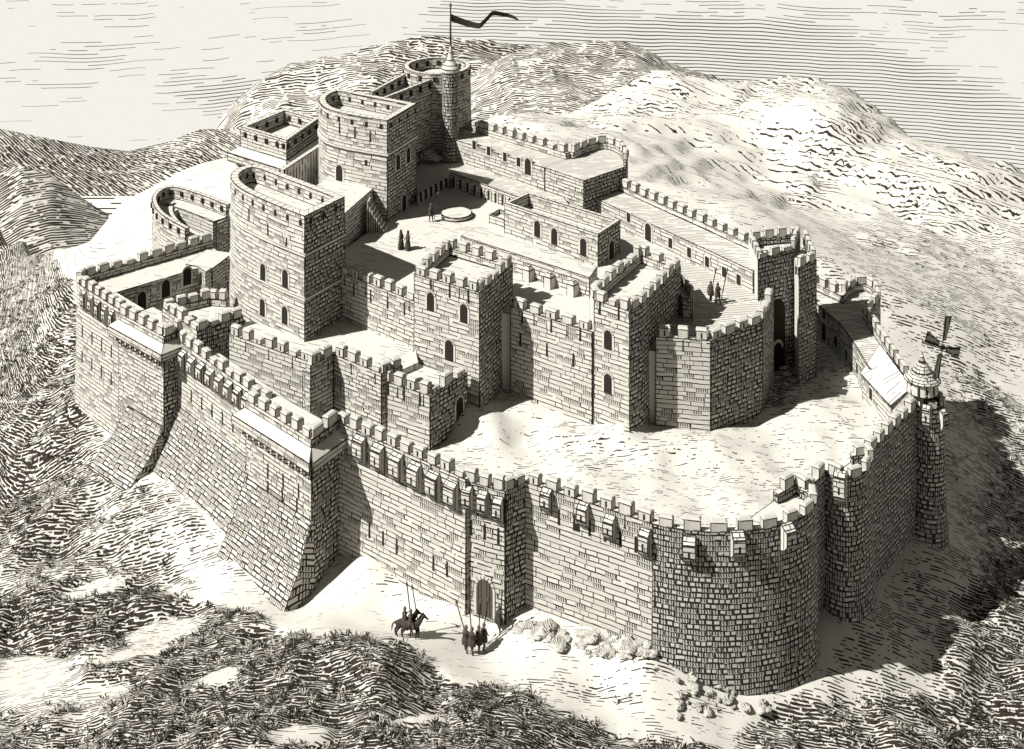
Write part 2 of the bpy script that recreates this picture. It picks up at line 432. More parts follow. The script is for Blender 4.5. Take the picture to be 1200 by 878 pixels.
def opening(B, x, y, kind='slit', parent=None):
    r = facing(B, x, y)
    if r is None: return
    p, tt = r; root = parent or B.root; L = B.L
    if kind == 'slit':
        m = MB(); prism(m, p - Vector((0, 0, .55)), tt, [(-.10, 0), (.10, 0), (.075, 1.1), (-.075, 1.1)], -.1, .03)
        m.build('arrow_slit', MAT['dark'], root, L)
    elif kind == 'loop':
        m = MB(); prism(m, p - Vector((0, 0, .3)), tt, [(-.17, 0), (.17, 0), (.17, .5), (-.17, .5)], -.1, .012)
        m.build('loophole', MAT['dark'], root, L)
    elif kind in ('win', 'sdoor', 'door', 'gate'):
        w, h = {'win': (.74, 1.5), 'sdoor': (.55, 1.15), 'door': (.85, 1.65), 'gate': (1.25, 2.6)}[kind]
        base = p - Vector((0, 0, h / 2))
        m = MB(); out = arch_pts(w + .36, h + .22, 8, 1.25)
        prism(m, base, tt, out, -.1, .06)
        # dark joints between the arch stones
        fr = m.build('window_surround' if kind == 'win' else 'door_surround', MAT['dress'], root, L)
        m = MB(); hs = h - w * .6
        for k in range(1, 8):
            a = math.pi * k / 8; c, s_ = math.cos(a), math.sin(a); w2 = w / 2
            q0 = Vector((c * w2, hs + s_ * w2 * 1.2)); q1 = Vector((c * (w2 + .2), hs + s_ * (w2 * 1.2 + .2))); e = Vector((-(q1 - q0).y, (q1 - q0).x)).normalized() * .025
            prism(m, base, tt, [tuple(q0 - e), tuple(q0 + e), tuple(q1 + e), tuple(q1 - e)][::-1], .03, .075)
        m.build('arch_joints', MAT['dark'], fr, L)
        m = MB(); prism(m, base, tt, arch_pts(w, h, 8, 1.2), -.1, .085)
        if kind == 'win':
            m.build('pane', MAT['dark'], fr, L)
        else:
            m.build('door', MAT['dark'] if kind != 'gate' else MAT['wood'], fr, L)
    elif kind == 'slot':
        m = MB(); prism(m, p - Vector((0, 0, 3.2)), tt, arch_pts(1.7, 6.6, 8, 1.5), -.1, .03); m.build('archway', MAT['dark'], root, L)
        m = MB(); out = arch_pts(1.3, 3.0, 8, 1.2)[2:]; inn = arch_pts(.95, 2.75, 8, 1.2)[2:]
        nn = Vector((tt.y, -tt.x, 0)); f = lambda q: p - Vector((0, 0, 3.2)) + tt * q[0] + Vector((0, 0, q[1])) + nn * .06
        for a, b, c, d in zip(out, out[1:], inn[1:], inn): m.quad(f(d), f(c), f(b), f(a), '')
        m.build('inner_arch', MAT['dress'], root, L)
    elif kind == 'rect':
        m = MB(); prism(m, p - Vector((0, 0, .55)), tt, [(-.36, 0), (.36, 0), (.36, 1.1), (-.36, 1.1)], -.1, .05)
        fr = m.build('window_surround', MAT['dress'], root, L)
        m = MB(); prism(m, p - Vector((0, 0, .45)), tt, [(-.26, 0), (.26, 0), (.26, .92), (-.26, .92)], -.1, .065)
        m.build('pane', MAT['dark'], fr, L)
def row(B, x0, y0, x1, y1, n, kind='slit'):
    for i in range(n):
        k = i / (n - 1) if n > 1 else 0
        opening(B, x0 + (x1 - x0) * k, y0 + (y1 - y0) * k, kind)
def machic(B, x, y, w=.8, h=1.5, dpt=.55, mat='stone'):
    """box machicolation: sloping cap, box, tapering corbel"""
    r = facing(B, x, y)
    if r is None: return
    p, tt = r; nn = Vector((tt.y, -tt.x, 0)); m = MB(); up = Vector((0, 0, 1))
    prof = [(0, h / 2 + .35), (dpt, h / 2), (dpt, -h / 2 + .3), (dpt * .7, -h / 2), (0, -h / 2 - .35)]
    for s0, s1, e in ((-1, 1, 0),):
        for (d0, v0), (d1, v1) in zip(prof, prof[1:]):
            m.quad(p - tt * w / 2 + nn * d1 + up * v1, p + tt * w / 2 + nn * d1 + up * v1, p + tt * w / 2 + nn * d0 + up * v0, p - tt * w / 2 + nn * d0 + up * v0, 'LRBT')
    for s_ in (-1, 1):
        q = [p + tt * (s_ * w / 2) + nn * (d - (.1 if d == 0 else 0)) + up * v for d, v in prof]
        m.poly(q if s_ < 0 else q[::-1])
    prism(m, p - up * .1, tt, [(-.07, -.2), (.07, -.2), (.07, .3), (-.07, .3)], dpt - .05, dpt + .012, 1)
    m.build('machicolation', [MAT[mat], MAT['dark']], B.root, B.L)
def machrow(B, x0, y0, x1, y1, n, **kw):
    for i in range(n):
        k = i / (n - 1) if n > 1 else 0; machic(B, x0 + (x1 - x0) * k, y0 + (y1 - y0) * k, **kw)
def talus(B, a, b, z1, z0, k, mat='talus', side0=0.0, side1=0.0):
    """battered foot against the face a-b, from z1 down to z0, standing out k"""
    a, b = Vector(a), Vector(b); tt = (b - a).normalized(); tt.z = 0; nn = Vector((tt.y, -tt.x, 0)); m = MB()
    A1 = Vector((a.x, a.y, z1)) + nn * .03; B1 = Vector((b.x, b.y, z1)) + nn * .03
    A0 = Vector((a.x, a.y, z0)) + nn * k - tt * side0; B0 = Vector((b.x, b.y, z0)) + nn * k + tt * side1
    Am = (A1 + A0) / 2 - nn * k * .12; Bm = (B1 + B0) / 2 - nn * k * .12
    m.quad(A0, B0, Bm, Am, 'LRB'); m.quad(Am, Bm, B1, A1, 'LRT')
    Ai, Bi = Vector((a.x, a.y, z0)) - nn * .3, Vector((b.x, b.y, z0)) - nn * .3
    A1i, B1i = A1 - nn * .3, B1 - nn * .3
    m.face([Bi, B1i, B1, Bm, B0][::-1], [(0, 0), (0, 5), (.3, 5), (1, 2), (2, 0)][::-1], [(BIG, BIG)] * 5, [(BIG, BIG)] * 5)
    m.face([Ai, A1i, A1, Am, A0], [(0, 0), (0, 5), (.3, 5), (1, 2), (2, 0)], [(BIG, BIG)] * 5, [(BIG, BIG)] * 5)
    m.build('talus', MAT[mat], B.root, B.L)
def cornice(B, edges, zlo, zhi, out):
    """stone ledge on stepped corbels along the given edges (original indices)"""
    P = B.P
    m = MB(); cs = []
    for i in edges:
        a, b = P[i], P[(i + 1) % len(P)]; tt = (b - a).normalized(); nn = Vector((tt.y, -tt.x, 0))
        if B.flip: nn = -nn
        if nn.dot(a - B.L) < 0 and nn.dot(b - B.L) < 0: nn = -nn
        z = lambda p, h, o: Vector((p.x, p.y, h)) + nn * o
        a2, b2 = a - tt * out * .98, b + tt * out * .98
        if (b - a).cross(nn).z > 0: a, b, a2, b2 = b, a, b2, a2
        m.quad(z(a2, zlo, out), z(b2, zlo, out), z(b2, zhi - .25, out), z(a2, zhi - .25, out))
        m.quad(z(a2, zhi - .25, out), z(b2, zhi - .25, out), z(b, zhi + .3, .01), z(a, zhi + .3, .01), 'LRBT', 0, 1)
        m.quad(z(b2, zlo, out), z(a2, zlo, out), z(a, zlo, 0), z(b, zlo, 0), '')
        m.quad(z(a, zlo, 0), z(a2, zlo, out), z(a2, zhi - .25, out), z(a, zhi + .3, 0.01), 'LRB')
        m.quad(z(b2, zlo, out), z(b, zlo, 0), z(b, zhi + .3, 0.01), z(b2, zhi - .25, out), 'LRB')
        n = max(2, int((b - a).length / .75))
        for k in range(n):
            q = a + (b - a) * ((k + .5) / n); cs.append((q, nn, math.atan2(nn.y, nn.x) + R(90)))
    c = m.build('cornice', [MAT['stone'], MAT['dress']], B.root, B.L)
    for q, nn, rz in cs:
        k = MB(); k.box(Vector((q.x, q.y, zlo - .35)) + nn * out * .42, .34, out * .84, .345, rz, e='LRB')
        k.box(Vector((q.x, q.y, zlo - .75)) + nn * out * .22, .34, out * .44, .395, rz, e='LRB')
        k.build('corbel', MAT['merlon'], c, B.L)


# ================================================================== THE CASTLE
ZO = 11.0
# ---- outer ring, left to right
a_wall = wallrun('curtain_wall', 'crenellated west curtain wall with rounded far-left corner above the dark slope', cr([(97, 312), (91, 316), (90, 320), (96, 325)], 3) + [(142, 353)], ZO, -3, 2.4, bat=.25, pitch=1.3)
machrow(a_wall, 100, 353, 133, 376, 5, w=.6, h=1.3, dpt=.4)
row(a_wall, 97, 388, 131, 412, 4); row(a_wall, 97, 418, 131, 444, 4)

FL, FR = W(132, 382, 9.2), W(185, 411, 9.2)
tt = (FR - FL).normalized(); tt.z = 0; bk = Vector((-tt.y, tt.x, 0))
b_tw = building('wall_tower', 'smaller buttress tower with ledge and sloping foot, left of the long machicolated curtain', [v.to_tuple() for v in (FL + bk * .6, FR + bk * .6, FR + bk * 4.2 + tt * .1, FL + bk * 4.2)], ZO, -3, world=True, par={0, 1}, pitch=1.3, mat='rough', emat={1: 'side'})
cornice(b_tw, [0, 1], 8.4, 9.3, .7)
talus(b_tw, b_tw.P[0] + tt * 1.5, b_tw.P[1], 2.4, -1.8, 3.7, side0=.5)

c_wall = wallrun('curtain_wall', 'long curtain wall with a row of box machicolations between the two buttress towers', [(198, 381), (314, 460)], 10.2, -3, 2.2, pitch=1.3)
machrow(c_wall, 206, 416, 292, 474, 9, w=.85, h=1.2)
row(c_wall, 200, 447, 273, 499, 7)
talus(c_wall, c_wall.P[0], c_wall.P[1], 3.8, -1.3, 3.0)

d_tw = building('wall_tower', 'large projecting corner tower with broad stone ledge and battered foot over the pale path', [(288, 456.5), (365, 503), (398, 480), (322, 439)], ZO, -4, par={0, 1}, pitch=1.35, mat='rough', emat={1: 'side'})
cornice(d_tw, [0, 1], 8.3, 9.3, .8)
row(d_tw, 314, 572, 348, 592, 3); opening(d_tw, 347, 612); row(d_tw, 314, 552, 350, 575, 3)
talus(d_tw, d_tw.P[0], d_tw.P[1], 4.2, -2.4, 3.0, side0=.6)

e_wall = wallrun('curtain_wall', 'front curtain wall with large box machicolations between corner tower and arched gate', [(392, 481), (546, 549)], 10.8, -1.5, 2.0, pitch=1.35, slits=True)
machrow(e_wall, 424, 526, 531, 580, 6, w=1.05, h=1.45, dpt=.6)
row(e_wall, 433, 622, 465, 640, 3); row(e_wall, 508, 660, 524, 667, 2)

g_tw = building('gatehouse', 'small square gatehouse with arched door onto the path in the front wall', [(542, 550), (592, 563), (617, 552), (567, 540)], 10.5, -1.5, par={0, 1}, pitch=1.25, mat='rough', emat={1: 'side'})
machrow(g_tw, 549, 583, 585, 597, 3, w=.75, h=1.2)
opening(g_tw, 568, 700, 'gate'); row(g_tw, 552, 618, 584, 628, 3)

e2_wall = wallrun('curtain_wall', 'front curtain wall of coursed blocks right of the gatehouse, behind the rubble', [(615, 552), (766, 601)], 10.5, -1.5, 1.5, pitch=1.45, slits=True)
for x, y in ((642, 586), (685, 603), (716, 618)): machic(e2_wall, x, y, w=.8, h=1.1)
row(e2_wall, 655, 606, 745, 638, 6); opening(e2_wall, 677, 618, 'loop')

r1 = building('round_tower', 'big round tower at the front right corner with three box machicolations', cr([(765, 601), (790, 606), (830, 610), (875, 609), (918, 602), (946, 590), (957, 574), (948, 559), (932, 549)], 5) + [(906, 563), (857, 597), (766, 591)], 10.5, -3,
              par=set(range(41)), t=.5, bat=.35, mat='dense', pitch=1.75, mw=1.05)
for x, y in ((808, 640), (864, 634), (921, 625)): machic(r1, x, y + 3, w=.9, h=1.15, dpt=.7)
machic(e2_wall, 757, 636, w=.8, h=1.3)
w12 = wallrun('curtain_wall', 'short curtain wall linking the two round towers on the right', [(946, 564), (969, 539)], 10.5, -2, 1.4, mat='dense')
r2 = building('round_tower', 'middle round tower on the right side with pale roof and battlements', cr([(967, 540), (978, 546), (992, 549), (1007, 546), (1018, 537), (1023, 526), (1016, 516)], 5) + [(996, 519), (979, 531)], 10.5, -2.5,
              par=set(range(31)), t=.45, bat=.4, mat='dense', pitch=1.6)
machic(r2, 985, 570, w=.9, h=1.7, dpt=.6); opening(r2, 985, 553, 'loop')
wm = wallrun('curtain_wall', 'straight right-hand curtain wall climbing to the windmill tower', [(1020, 518), (1075, 466)], 10.5, -2.5, 1.5, mat='dense')
mc = W(1088, 462, 10.5)
mt = building('round_tower', 'slender round tower carrying the windmill', [(mc.x + 1.25 * math.cos(k * math.pi / 10), mc.y + 1.25 * math.sin(k * math.pi / 10), 10.5) for k in range(20)], 10.5, -2.5, world=True, t=.35, bat=.4, ph=1.1, mh=.6, mat='dense', pitch=1.3, mw=.8)
machic(mt, 1086, 488, w=.7, h=1.2, dpt=.4); machic(mt, 1104, 492, w=.6, h=1.1, dpt=.4)

rp = [W(x, y, 10.5) for x, y in [(950, 318), (985, 334)] + cr([(985, 332), (998, 324), (1014, 322), (1027, 328), (1032, 340), (1025, 349), (1017, 355)], 4)[1:] + [(1066, 430)]] + [W(x, y, 9.0) for x, y in ((1046, 446), (1018, 432), (1003, 406), (985, 381), (956, 356))]
ram = building('rampart', 'rear rampart terrace with small round bastion beside the gate tower', rp, 10.5, 0, world=True, par=set(range(len(rp) - 5 - 1)), mat='rough', floor='floorl', pitch=1.3, t=.45)
opening(ram, 966, 368, 'rect'); opening(ram, 966, 389, 'win'); row(ram, 980, 400, 1005, 432, 3, 'rect')

# lean-to house against the rampart
m = MB(); A, B_, C, D_ = W(1010, 437, 8.4), W(1031, 405, 10.1), W(1069, 456, 10.1), W(1045, 475, 8.4)
hl = Vector((A.x, A.y, 6)); house = empty('lean_to_house', hl, 'small house with plain white pitched roof leaning on the right rampart', 'house')
m.quad(atz([A], 6)[0], atz([D_], 6)[0], D_, A); m.quad(atz([B_], 6)[0], atz([A], 6)[0], A, B_); m.quad(atz([D_], 6)[0], atz([C], 6)[0], C, D_); m.quad(atz([C], 6)[0], atz([B_], 6)[0], B_, C)
m.build('wall', MAT['stone'], house, hl)
m = MB(); up = Vector((0, 0, .16)); o_ = (A - B_).normalized() * .25
q = [A + o_, D_ + o_, C, B_]; m.quad(*[p + up for p in q])
for i in range(4): m.quad(q[i], q[(i + 1) % 4], q[(i + 1) % 4] + up, q[i] + up)
m.build('roof', MAT['floor'], house, hl)
hb = Bld(); hb.ccw = [A, D_, C, B_]; hb.root = house; hb.L = hl
opening(hb, 1021, 462, 'rect')

# ---- inner ward, towards the viewer
k_main = building('gate_tower', 'tall gate tower with a dark archway at the right end of the lower court', [(888, 294), (931, 283), (938, 264), (877, 270)], 17.1, 5.5, mat='dense', t=.4, mw=.75, pitch=1.2, emat={3: 'dress'})  # sunlit left face kept blank, other faces inked dark for shade
opening(k_main, 911, 395, 'slot')
pier = building('gate_pier', 'projecting stone pier flanking the gate tower archway on its right', [(936, 304), (957, 295), (946, 268), (930, 282)], 17.1, 5.5, par={0, 1}, mat='dense', t=.4, mw=.7, pitch=1.2, emat={3: 'dress'})  # pier's lit left face painted plain, its front inked for shade
l_wall = wallrun('inner_wall', 'angled inner wall with battlements between the big polygonal tower and the gate tower', [(768, 384), (833, 389), (894, 367), (907, 337)], 14.7, 5.5, 1.1, mat='stone', pitch=1.5, slits=True, mw=1.0, emat={1: 'side', 2: 'side'})
n_tw = building('polygonal_tower', 'tall polygonal tower with chamfered corners, nearest the viewer in the inner ward', [(691, 333), (696, 341), (738, 354), (752, 347), (798, 302), (748, 285)], 17.6, 5.0, pitch=1.35, bat=.1, emat={0: 'dress', 2: 'side', 3: 'side'})  # sunlit chamfer painted plain, right-hand faces inked for shade
opening(n_tw, 713, 398, 'win'); opening(n_tw, 713, 449, 'win'); row(n_tw, 703, 361, 725, 367, 2)
bz = building('bartizan', 'small pointed bastion behind the polygonal tower, over the lower court', [(799, 350), (812, 352), (813, 338), (799, 319), (790, 330)], 14.5, 11.5, mat='rough', mh=0, ph=1.0, t=.3)
p_wall = wallrun('inner_wall', 'battlemented inner wall between the square middle tower and the polygonal tower', [(598, 349), (694, 379)], 15.0, 5.5, 1.0, pitch=1.5, slits=True)
row(p_wall, 610, 398, 672, 422, 3); row(p_wall, 612, 372, 680, 392, 3)
q_tw = building('square_tower', 'square battlemented tower in the middle with two arched windows and a door', [(485, 311), (562, 333), (601, 299), (524, 277)], 17.5, 5.0, pitch=1.4, bat=.1, slits=True, emat={1: 'side'})
opening(q_tw, 505, 353, 'win'); opening(q_tw, 544, 367, 'win'); opening(q_tw, 527, 410, 'door'); row(q_tw, 505, 335, 549, 347, 3)
t_wall = wallrun('inner_wall', 'battlemented inner wall between the round keep and the square middle tower', [(386, 305), (487, 344)], 15.0, 8.0, 1.0, pitch=1.4, slits=True)
row(t_wall, 395, 332, 474, 362, 5)
u_tw = building('round_keep', 'huge half-round keep with ring parapet and four arched windows, left of the court', [(357, 255), (404, 232)] + cr([(312, 197), (298, 194.5), (283, 197), (272, 204), (271, 212), (281, 222), (302, 233), (330, 245)], 4), 20.8, 8.5, mh=0, ph=1.5, t=.75, bat=.15, emat={0: 'side'})
for x, y in ((309, 319), (335, 326), (309, 360), (335, 369)): opening(u_tw, x, y, 'win')
row(u_tw, 292, 252, 336, 286, 3)

def string_course(B, z, out=.12, h=.3):
    P = offset(B.ccw, out); Q = B.ccw; n = len(P); m = MB()
    for i in range(n):
        j = (i + 1) % n; m.quad(atz([P[i]], z)[0], atz([P[j]], z)[0], atz([P[j]], z + h)[0], atz([P[i]], z + h)[0], 'BT')
        m.quad(atz([P[i]], z + h)[0], atz([P[j]], z + h)[0], atz([Q[j]], z + h)[0], atz([Q[i]], z + h)[0], '')
        m.quad(atz([Q[i]], z)[0], atz([Q[j]], z)[0], atz([P[j]], z)[0], atz([P[i]], z)[0], '')
    m.build('string_course', MAT['dress'], B.root, B.L)
string_course(u_tw, 17.4); string_course(u_tw, 13.6)

v_wall = wallrun('inner_wall', 'low battlemented wall below the round keep, behind the long curtain', [(268, 380), (364, 413)], 11.6, 5.5, 1.0, pitch=1.35, slits=True)
w_wall = wallrun('inner_wall', 'angled battlemented terrace wall below the square middle tower', [(364, 417), (391, 404), (447, 426), (472, 417)], 12.0, 5.5, 1.0, mat='rough', pitch=1.3, slits=True)
x_tw = building('bastion', 'low square bastion with white flat roof in front of the square middle tower', [(444, 433), (504, 452), (548, 425), (490, 405)], 11.2, 5.0, par={0, 1}, pitch=1.35, slits=True, emat={1: 'side'})
opening(x_tw, 538, 478, 'door'); row(x_tw, 455, 455, 492, 468, 3)
y_tw = building('bastion', 'small crenellated bastion left of the round keep, behind the curtain', [(190, 349), (231, 377), (285, 360), (269, 338), (246, 336)], 11.8, 5.0, mat='rough', pitch=1.2, par={0, 1, 3, 4}, emat={1: 'side'})
f_wall = wallrun('curtain_wall', 'rear-left curtain wall with a broad walk and three arched doors onto the narrow court', [(246, 271), (212, 280.5), (96, 313)], ZO, 3, 4.2, mat='rough', pitch=1.3)
for x, y in ((166, 352), (194, 338), (219, 324)): opening(f_wall, x, y, 'door')
porch = building('porch', 'small porch turret with a door at the end of the narrow left court', [(232, 313), (241, 319), (250, 313), (243, 304), (235, 305)], 9.6, 5.5, par=set(), mat='stone', ph=0)
opening(porch, 236, 326, 'sdoor')
pw = wallrun('inner_wall', 'plain dark wall running from the porch turret to the round keep', [(249, 315), (273, 297)], 9.6, 5.5, 3.0, mat='rough', par=set(), ph=0)
aa = wallrun('round_bastion', 'horseshoe bastion with ring parapet at the far left behind the round keep', cr([(270, 239), (236, 226), (205, 218), (186, 222), (178, 234), (188, 251), (217, 268)], 5), 11.5, 2.0, 2.2, cat='bastion', mh=0, ph=1.3, t=.5)
aw = wallrun('inner_wall', 'low wall closing the courtyard of the horseshoe bastion', [(203, 250), (212, 244), (256, 262), (268, 257)], 10.0, 5.5, .9, mat='rough', par=set(), ph=0)

# ---- inner ward, rear
cc = building('square_keep', 'square tower with pierced parapet on a bulging ledge, rear left of the castle', [(282, 149), (336, 165), (374, 139), (333, 128)], 19.0, 6.0, mh=0, t=.5, emat={1: 'side'})
cornice(cc, [0, 1], 15.4, 16.6, 1.0)
ss = wallrun('stair_wall', 'ruled wall rising beside the tall keep above the platform', [(333, 200), (386, 165)], 17.5, 12, 1.0, mat='arcade', mh=0, loops=False)
dd = building('tall_keep', 'tall half-round keep with dark flat side facing the court, rear of the castle', [(454, 142), (488, 122)] + cr([(411, 107), (398, 105), (385, 107), (375, 113), (374, 120), (383, 128), (404, 134), (430, 138.5)], 4), 23.5, 12.5, mh=0, ph=1.5, t=.75, emat={0: 'side'})
string_course(dd, 20.0)
row(dd, 398, 150, 434, 160, 3); opening(dd, 429, 190, 'loop'); opening(dd, 473, 238, 'door'); opening(dd, 466, 190, 'win'); opening(dd, 478, 182, 'win'); opening(dd, 398, 203, 'door')
pf = building('platform', 'flat stone platform between the two half-round keeps', [(404, 251), (437, 222), (385, 206), (350, 236)], 16.6, 9, par=set(), ph=0, mat='rough')
ee = building('rampart', 'high wall walk joining the tall keep to the flag tower', [(453, 115), (514, 91), (479, 83), (433, 108)], 23.0, 12.5, par={0, 2}, mh=0, ph=1.3, t=.45, mat='rough')
FFc = Vector((-8.5, 155, 0))
ff = building('round_tower', 'round flag tower at the very back with open ring parapet', [(FFc.x + 3.8 * math.cos(k * math.pi / 16), FFc.y + 3.8 * math.sin(k * math.pi / 16), 23.6) for k in range(32)], 23.6, 4, world=True, mh=0, ph=1.3, t=.6, bat=.7, mat='rough')
GGc = Vector((-6.75, 150.0, 14.8))
gg = empty('turret', GGc, 'slender round stair turret with a conical cap under the flagpole', 'turret')
m = MB(); m.lathe(GGc, [(1.15, 0), (1.0, 1.0), (.92, 1.2), (.92, 9.4)], 20, e=''); m.build('shaft', MAT['dense'], gg, GGc)
m = MB(); m.lathe(GGc, [(.92, 9.4), (1.02, 9.5), (1.02, 9.9), (.75, 10.3), (.4, 10.8), (.2, 11.6), (.13, 12.4)], 20); m.build('cap', MAT['dress'], gg, GGc)
pole = empty('flagpole', GGc + Vector((0, 0, 12.4)), 'thin flagpole with a small finial on the stair turret', 'flagpole')
L = GGc + Vector((0, 0, 12.4))
m = MB(); m.tube([L, L + Vector((0, 0, 4.2))], [.12, .07], 8); m.build('pole', MAT['wood'], pole, L)
m = MB(); m.lathe(L + Vector((0, 0, 4.2)), [(.07, 0), (.16, .1), (.12, .28), (.03, .5)], 10); m.build('finial', MAT['metal'], pole, L)
# streaming pennant, two tails
m = MB(); n = 22; top = L + Vector((0.06, 0, 3.6))
def pen(t):
    x = 7.0 * t; z = -.15 - 1.0 * math.sin(min(t, .62) / .62 * math.pi * .62) + (max(0, min(t - .45, .2)) / .2) * 1.35 - max(0, t - .65) * 2.0
    return Vector((x, .5 * math.sin(t * 9) * t, z))
for i in range(n):
    t0, t1 = i / n, (i + 1) / n; h0, h1 = .85 - .45 * t0, .85 - .45 * t1
    a, b = top + pen(t0), top + pen(t1); hh0, hh1 = Vector((0, .15, -h0)), Vector((0, .15, -h1))
    th = Vector((0, .03, 0))
    m.quad(a + hh0, b + hh1, b, a, ''); m.quad(b + hh1 + th, a + hh0 + th, a + th, b + th, '')
e = top + pen(1); m.face([e, e + Vector((0, .1, -.4)), e + Vector((.6, 0, -.55))], [(0, 0)] * 3, [(BIG, BIG)] * 3, [(BIG, BIG)] * 3)
tag(m.build('pennant', MAT['cloth'], None, (0, 0, 0)), 'long dark pennant streaming from the flagpole', 'flag')

terr = building('terrace', 'upper terrace with a low arcaded front at the back of the court', [(489, 224), (527, 203), (640, 244), (668, 236), (640, 200), (545, 150), (505, 165), (486, 195)], 15.0, 12.5, par={1}, ph=.5, mh=0, t=.25, floor='floorl')
def niche(B, x, y, w=.55, h=1.05):
    r = facing(B, x, y)
    if r is None: return
    p, t_ = r; m = MB(); prism(m, p - Vector((0, 0, h / 2)), t_, arch_pts(w, h, 6, 1.3), -.1, .02); m.build('arch', MAT['dark'], B.root, B.L)
    m = MB(); prism(m, p - Vector((0, 0, h / 2)) + t_ * (w * .72), t_, [(-.07, 0), (.07, 0), (.07, h), (-.07, h)], -.1, .12); m.build('pilaster', MAT['dress'], B.root, B.L)
for i in range(6): niche(terr, 493 + i * 6, 231 - i * 3.3, .4, 1.0)
for i in range(9): niche(terr, 532 + i * 8.2, 213.5 + i * 3.0, .42, 1.0)
hh = wallrun('rampart', 'rear rampart with battlements and windowed inner face, from flag tower to the rear bastion', [(668, 170), (552, 136)], 18.4, 4, 4.0, mat='stone', floor='floorl', pitch=1.5)
for x, y in ((556, 170), (573, 177), (592, 184), (608, 190)): opening(hh, x, y, 'rect')
opening(hh, 619, 195, 'door')
jp = [W(637, 197, 16.9), W(684, 213, 16.9), W(734, 196, 16.9)] + [W(x, y, 18.4) for x, y in cr([(736, 174), (728, 164), (711, 158.5), (690, 161), (668, 170)], 4)]
jj = building('bastion', 'rear bastion with squared front and curved battlement on the right rampart', jp, 18.4, 4, world=True, par=set(range(2, len(jp) - 1)), pitch=1.35, mat='rough', floor='floorl', t=.45, emat={1: 'side'})
no = [W(893, 279, 16), W(732, 208, 16)]; ni = offset(no, -3.9, closed=False)
nn_ = building('rampart', 'right rampart with battlements and a row of dark windows, running down to the gate tower', [no[0], no[1], ni[1], W(883, 319, 14.6)], 16.0, 3, world=True, cat='wall', par={0}, mat='stone', floor='floorl', pitch=1.35, ph=1.4, slits=True)
for x, y in ((737, 255), (786, 285), (808, 296), (829, 307), (849, 319), (866, 328)): opening(nn_, x, y, 'rect')
opening(nn_, 760, 272, 'door')
ll = building('roofless_house', 'long roofless stone house with three windows in the court', [(591, 239), (701, 276), (727, 259), (619, 226)], 16.4, 12.5, mh=0, ph=1.3, t=.4, loops=False, emat={1: 'side'})
opening(ll, 630, 268, 'win'); opening(ll, 650, 277, 'win'); opening(ll, 684, 289, 'win'); opening(ll, 716, 293, 'door')
an = building('trough', 'small walled trough at the left end of the roofless house', [(573, 253), (591, 259), (603, 252), (585, 246)], 14.3, 12.5, mh=0, ph=.4, t=.15)
mm = building('bench_terrace', 'long raised white terrace with four small buttresses before the roofless house', [(540, 278), (691, 327), (700, 314), (556, 268)], 15.2, 12.5, par=set(), ph=0)
for x, y in ((622, 318), (647, 327), (674, 337)):
    r = facing(mm, x, y)
    if r:
        p, t_ = r; k = MB(); nn2 = Vector((t_.y, -t_.x, 0)); rz = math.atan2(t_.y, t_.x)
        k.box(Vector((p.x, p.y, 13.45)) + nn2 * .35, .8, .75, 1.05, rz); k.box(Vector((p.x, p.y, 14.5)) + nn2 * .35, .8, .75, .3, rz, top=(.4, .3)); k.build('buttress', MAT['dress'], mm.root, mm.L)

# stair down to the court
t0, t1 = W(431, 232, 16.6), W(452, 270, 13.5); dv = (t1 - t0); dv.z = 0; ln = dv.length; dv.normalize(); sd_ = Vector((-dv.y, dv.x, 0))
st = empty('stone_stair', (t1.x, t1.y, 13.5), 'open flight of stone steps from the platform down to the court', 'stairs')
for i in range(8):
    m = MB(); c = t0 + dv * (ln * (i + .5) / 8); m.box((c.x, c.y, 13.4), ln / 8, 1.4, 3.1 * (1 - i / 8) * .95 + .1, math.atan2(dv.y, dv.x)); m.build('step', MAT['dress'], st, (t1.x, t1.y, 13.5))
s2 = W(505, 186, 15); st2 = empty('stone_stair', s2, 'few low steps at the foot of the stair turret', 'stairs')
for i in range(4):
    m = MB(); m.box(s2 + Vector((-.5 + i * .4, .3 - i * .3, 0)), .5, 1.6, .8 - i * .2, R(-35)); m.build('step', MAT['dress'], st2, s2)
# well
wl = W(535, 254, 13.5); well = empty('well', wl, 'round stone well with a flat pale cover in the court', 'well')
m = MB(); m.lathe(wl, [(1.55, 0), (1.6, .12), (1.6, .38), (1.5, .46)], 32, cap=False); m.build('rim', MAT['dress'], well, wl)
m = MB(); m.lathe(wl + Vector((0, 0, .40)), [(1.5, 0), (1.46, .04)], 32, e=''); m.build('cover', MAT['dress'], well, wl)

# ---- filled ground inside the walls
def slab(name, P, z, zb, mat):
    m = MB(); P = atz(P, z)
    if area(P) < 0: P = P[::-1]
    m.poly(P)
    for i in range(len(P)):
        j = (i + 1) % len(P); m.quad(atz([P[i]], zb)[0], atz([P[j]], zb)[0], P[j], P[i], 'T')
    return tag(m.build(name, MAT[mat]), kind='structure')
ins = lambda P, d: offset(P, -d)
tP, pP = t_wall.P, p_wall.P
slab('courtyard', [tP[0] + Vector((-.5, .5, 0)), tP[1] + Vector((.3, .5, 0)), pP[0] + Vector((0, .5, 0)), pP[1] + Vector((0, .5, 0)), W(745, 340, 17.6), W(797, 303, 17.6), W(760, 300, 13.5), jj.P[1] + Vector((0, 1, 0)), W(668, 236, 15), terr.P[3], terr.P[2] + Vector((0, .3, 0)), terr.P[1] + Vector((0, .4, 0)), terr.P[0] + Vector((-.5, 1, 0)), dd.P[0] + Vector((0, 1, 0)), W(404, 253, 16.6), u_tw.P[1] + Vector((-1, .6, 0))], 13.5, 6, 'floor')
lP = l_wall.P
